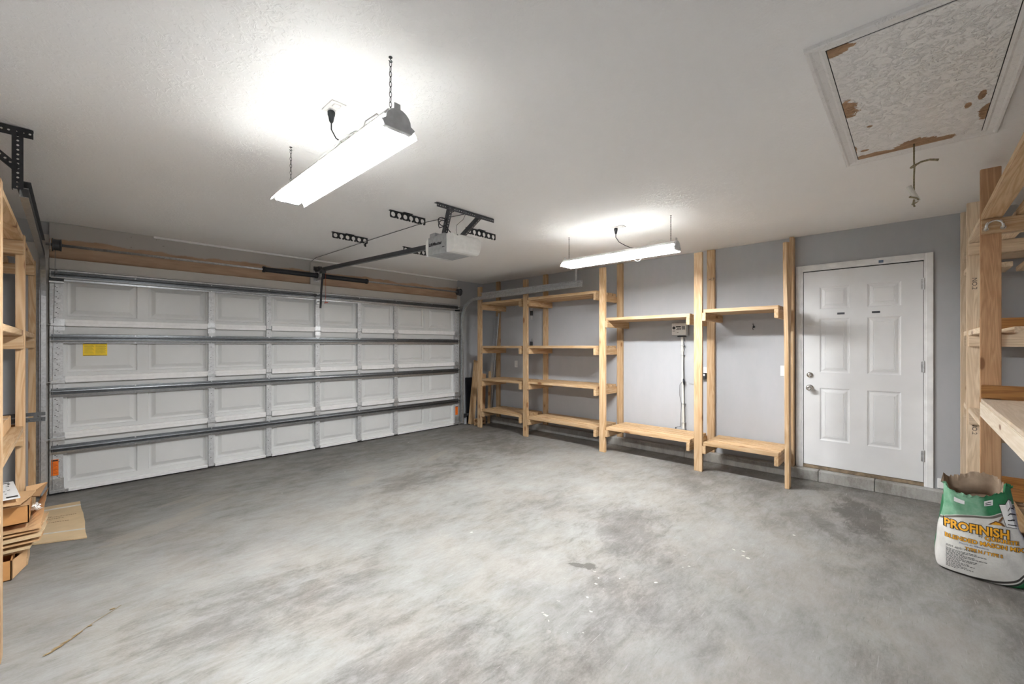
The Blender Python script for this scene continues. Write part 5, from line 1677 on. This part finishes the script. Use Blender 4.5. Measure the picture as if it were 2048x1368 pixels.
    while z_ > 0.030:
        y_ = -5.975
        end = -5.975 - (0.17 if z_ > 0.09 else 0.12) * (0.7 + 0.3 * math.sin(k * 2.1))
        while y_ > end:
            w_ = rr.uniform(0.004, 0.014)
            g = wrap2(y_, z_, -0.001)
            m._faces([g(0, 0), g(w_, 0), g(w_, 0.0032), g(0, 0.0032)], [(0, 1, 2, 3)])
            y_ -= w_ + 0.0028
        z_ -= 0.0078; k += 1
    m.build('fine_print', M_INK, t)
    # trowel mark over the name
    m = MB()
    g = wrap2(-6.16, 0.335, -0.001)
    m._faces([g(-0.01, 0.0), g(0.06, 0.002), g(0.045, 0.022), g(0.02, 0.028)], [(0, 1, 2, 3)], 1)
    m._faces([g(0.0, 0.003), g(0.045, 0.006), g(0.036, 0.018), g(0.02, 0.022)], [(0, 1, 2, 3)], 0)
    m._faces([g(0.030, 0.026), g(0.040, 0.026), g(0.052, 0.050), g(0.046, 0.052)], [(0, 1, 2, 3)], 1)
    for f in m.bm.faces:
        if f.material_index == 0:
            for v_ in f.verts: v_.co.x -= 0.001
    m.build('trowel_emblem', [M_ORTXT, M_COPPER], t, fix=False)
    # white boxed panel and small white labels
    m = MB()
    def quad(yc, zc, w, h, sk, mi, o):
        g = wrap2(yc, zc, o)
        n = 4
        for i in range(n):
            for j in range(n):
                P = lambda a, b: g(w * a / n + sk * b / n, h * b / n)
                m._faces([P(i, j), P(i + 1, j), P(i + 1, j + 1), P(i, j + 1)], [(0, 1, 2, 3)], mi)
    quad(-6.222, 0.335, 0.050, 0.115, -0.030, 1, -0.0008); quad(-6.2235, 0.338, 0.047, 0.109, -0.0285, 0, -0.0014)
    for k in range(4): quad(-6.228 + 0.006 * k * 0, 0.350 + k * 0.022, 0.034, 0.005, 0, 1, -0.002)
    m.build('white_label', [M_PAPER, M_INK], t, fix=False); m = MB()
    quad(-6.01, 0.445, 0.045, 0.028, 0, 0, -0.0014)
    m.build('white_label', [M_PAPER, M_INK], t, fix=False); m = MB()
    quad(-6.135, 0.447, 0.035, 0.030, 0, 0, -0.0014)
    for k in range(2): quad(-6.14, 0.453 + 0.010 * k, 0.024, 0.004, 0, 1, -0.002)
    m.build('white_label', [M_PAPER, M_INK], t, fix=False)
M_BAGDK = plain('brown_outline_ink', (0.16, 0.10, 0.06), 0.6)
M_BLUEINK2 = plain('blue_lettering', (0.03, 0.08, 0.25), 0.6)
q = NT('printed_bag_paper')
uv = q.n('ShaderNodeUVMap').outputs[0]
U_, V_, _ = q.sep(uv)
# lower swoosh: rises toward the right of the front face (s=0.5)
k = q.math('MAXIMUM', 0.0, q.math('DIVIDE', q.math('SUBTRACT', U_, 0.20), 0.30))
g = q.math('SUBTRACT', q.math('MULTIPLY', q.math('MULTIPLY', k, k), 0.40), 0.055)
back = q.step(U_, 0.60, 0.61)
d = q.math('SUBTRACT', V_, g)
def band(lo, hi):
    return q.math('MULTIPLY', q.step(d, lo - 0.003, lo + 0.003), q.step(d, hi + 0.003, hi - 0.003))
paper = q.ramp(q.noise(q.coord(), 9, 4, 0.6), [(0.3, (0.60, 0.585, 0.55)), (0.7, (0.74, 0.73, 0.70))])
green = q.ramp(q.noise(q.coord(), 14, 4, 0.6), [(0.3, (0.012, 0.13, 0.05)), (0.7, (0.03, 0.23, 0.09))])
col = q.mix(q.step(d, 0.003, -0.003), paper, green)
col = q.mix(band(0.0, 0.030), col, (0.02, 0.04, 0.025))
col = q.mix(band(0.030, 0.048), col, (0.75, 0.74, 0.70))
col = q.mix(band(0.048, 0.075), col, (0.05, 0.045, 0.04))
# upper band: pale green top left, dark green right, black and white swoosh edge
tb = q.math('ADD', 0.64, q.math('MULTIPLY', q.math('POWER', q.math('MAXIMUM', U_, 0.001), 1.2), 0.62))
tb = q.math('MINIMUM', tb, 0.88)
e = q.math('SUBTRACT', V_, tb)
pg = q.ramp(q.noise(q.coord(), 22, 4, 0.6), [(0.3, (0.13, 0.34, 0.20)), (0.7, (0.26, 0.48, 0.33))])
gg = q.mix(q.step(U_, 0.25, 0.28), pg, green)
def bande(lo, hi):
    return q.math('MULTIPLY', q.step(e, lo - 0.003, lo + 0.003), q.step(e, hi + 0.003, hi - 0.003))
col = q.mix(q.step(e, -0.003, 0.003), col, gg)
col = q.mix(bande(-0.035, -0.008), col, (0.16, 0.14, 0.12))
q.bump(q.noise(q.coord(), 18, 4, 0.6, 1.0), 0.5, 0.006)
M_BAG = q.out(col, 0.5)
bag()

# ------------------------------------------------------------------ blue pail
def pail():
    c = Vector((3.99, -6.482, 0))
    t = empty('plastic_pail', c, 'blue plastic pail on the floor behind the mason mix bag', 'bucket')
    m = MB()
    prof = [(0.0, 0.002), (0.126, 0.0), (0.130, 0.006), (0.143, 0.30), (0.149, 0.302), (0.149, 0.312), (0.144, 0.314), (0.145, 0.335), (0.152, 0.337), (0.152, 0.350), (0.146, 0.352), (0.147, 0.372), (0.150, 0.374), (0.150, 0.380), (0.144, 0.380), (0.136, 0.30), (0.122, 0.012), (0.0, 0.012)]
    m.lathe(prof, c, 'z', 48)
    m.build('pail_body', M_BLUE, t)
    m = MB()
    n = 14
    for i in range(n):
        a0, a1 = PI * (0.62 + 0.55 * i / n), PI * (0.62 + 0.55 * (i + 1) / n)
        P = lambda a, r, z: (c.x + r * math.cos(a), c.y + r * math.sin(a), z)
        m._faces([P(a0, 0.1335, 0.06), P(a1, 0.1335, 0.06), P(a1, 0.1395, 0.19), P(a0, 0.1395, 0.19)], [(0, 1, 2, 3)])
    m.build('pail_label', M_PAPER, t, fix=False)
    m = MB()
    pts = []
    for k in range(21):
        a = PI * k / 20
        pts.append((c.x - 0.165 * math.sin(a) * 0.98, c.y + 0.158 * math.cos(a), 0.345 - 0.17 * math.sin(a)))
    m.tube(pts, 0.0022, 7)
    h = m.build('bail_handle', M_GALV, t)
    m = MB(); m.cyl(pts[8], pts[12], 0.009, 12); m.build('grip', M_PLWHITE, h)
pail()

# ------------------------------------------------------------------ bits on the floor
def debris():
    m = MB()
    a, b = Vector((0.075, -2.99, 0.004)), Vector((0.325, -2.74, 0.006))
    d = (b - a)
    pts = [a + d * f + Vector((0.004 * math.sin(9 * f), -0.004 * math.sin(7 * f), 0.002 * math.sin(5 * f))) for f in [i / 10 for i in range(11)]]
    m.tube(pts, 0.0012, 6)
    rr = random.Random(2)
    for i in range(26):
        f = rr.uniform(0.0, 0.42)
        p = a + d * f
        ang = math.atan2(d.y, d.x) + PI + rr.choice((-1, 1)) * rr.uniform(0.15, 0.5)
        q_ = p + Vector((0.026 * math.cos(ang), 0.026 * math.sin(ang), rr.uniform(0, 0.004)))
        m.cyl(p, q_, 0.0032, 5, r2=0.0005)
    solo('dried_grass_stalk', m, M_TWIG, a, 'dried grass seed stalk lying on the concrete at lower left', 'grass stalk')
    for (x, y, r, lab) in ((0.292, -2.752, 0.008, 'curled dry leaf crumb at the tip of the grass stalk'), (0.205, -2.855, 0.007, 'dry leaf crumb beside the middle of the grass stalk')):
        m = MB(); m.lathe([(0.0, 0.0005), (r, 0.002), (r * 0.8, 0.005), (0.001, 0.006)], (x, y, 0), 'z', 8)
        m.bm.transform(Matrix.Translation((x, y, 0)) @ Matrix.Diagonal((1.5, 0.7, 1, 1)) @ Matrix.Translation((-x, -y, 0)))
        solo('leaf_crumb', m, M_TWIG, (x, y, 0), lab, 'leaf crumb', 'dry leaf crumbs')
debris()
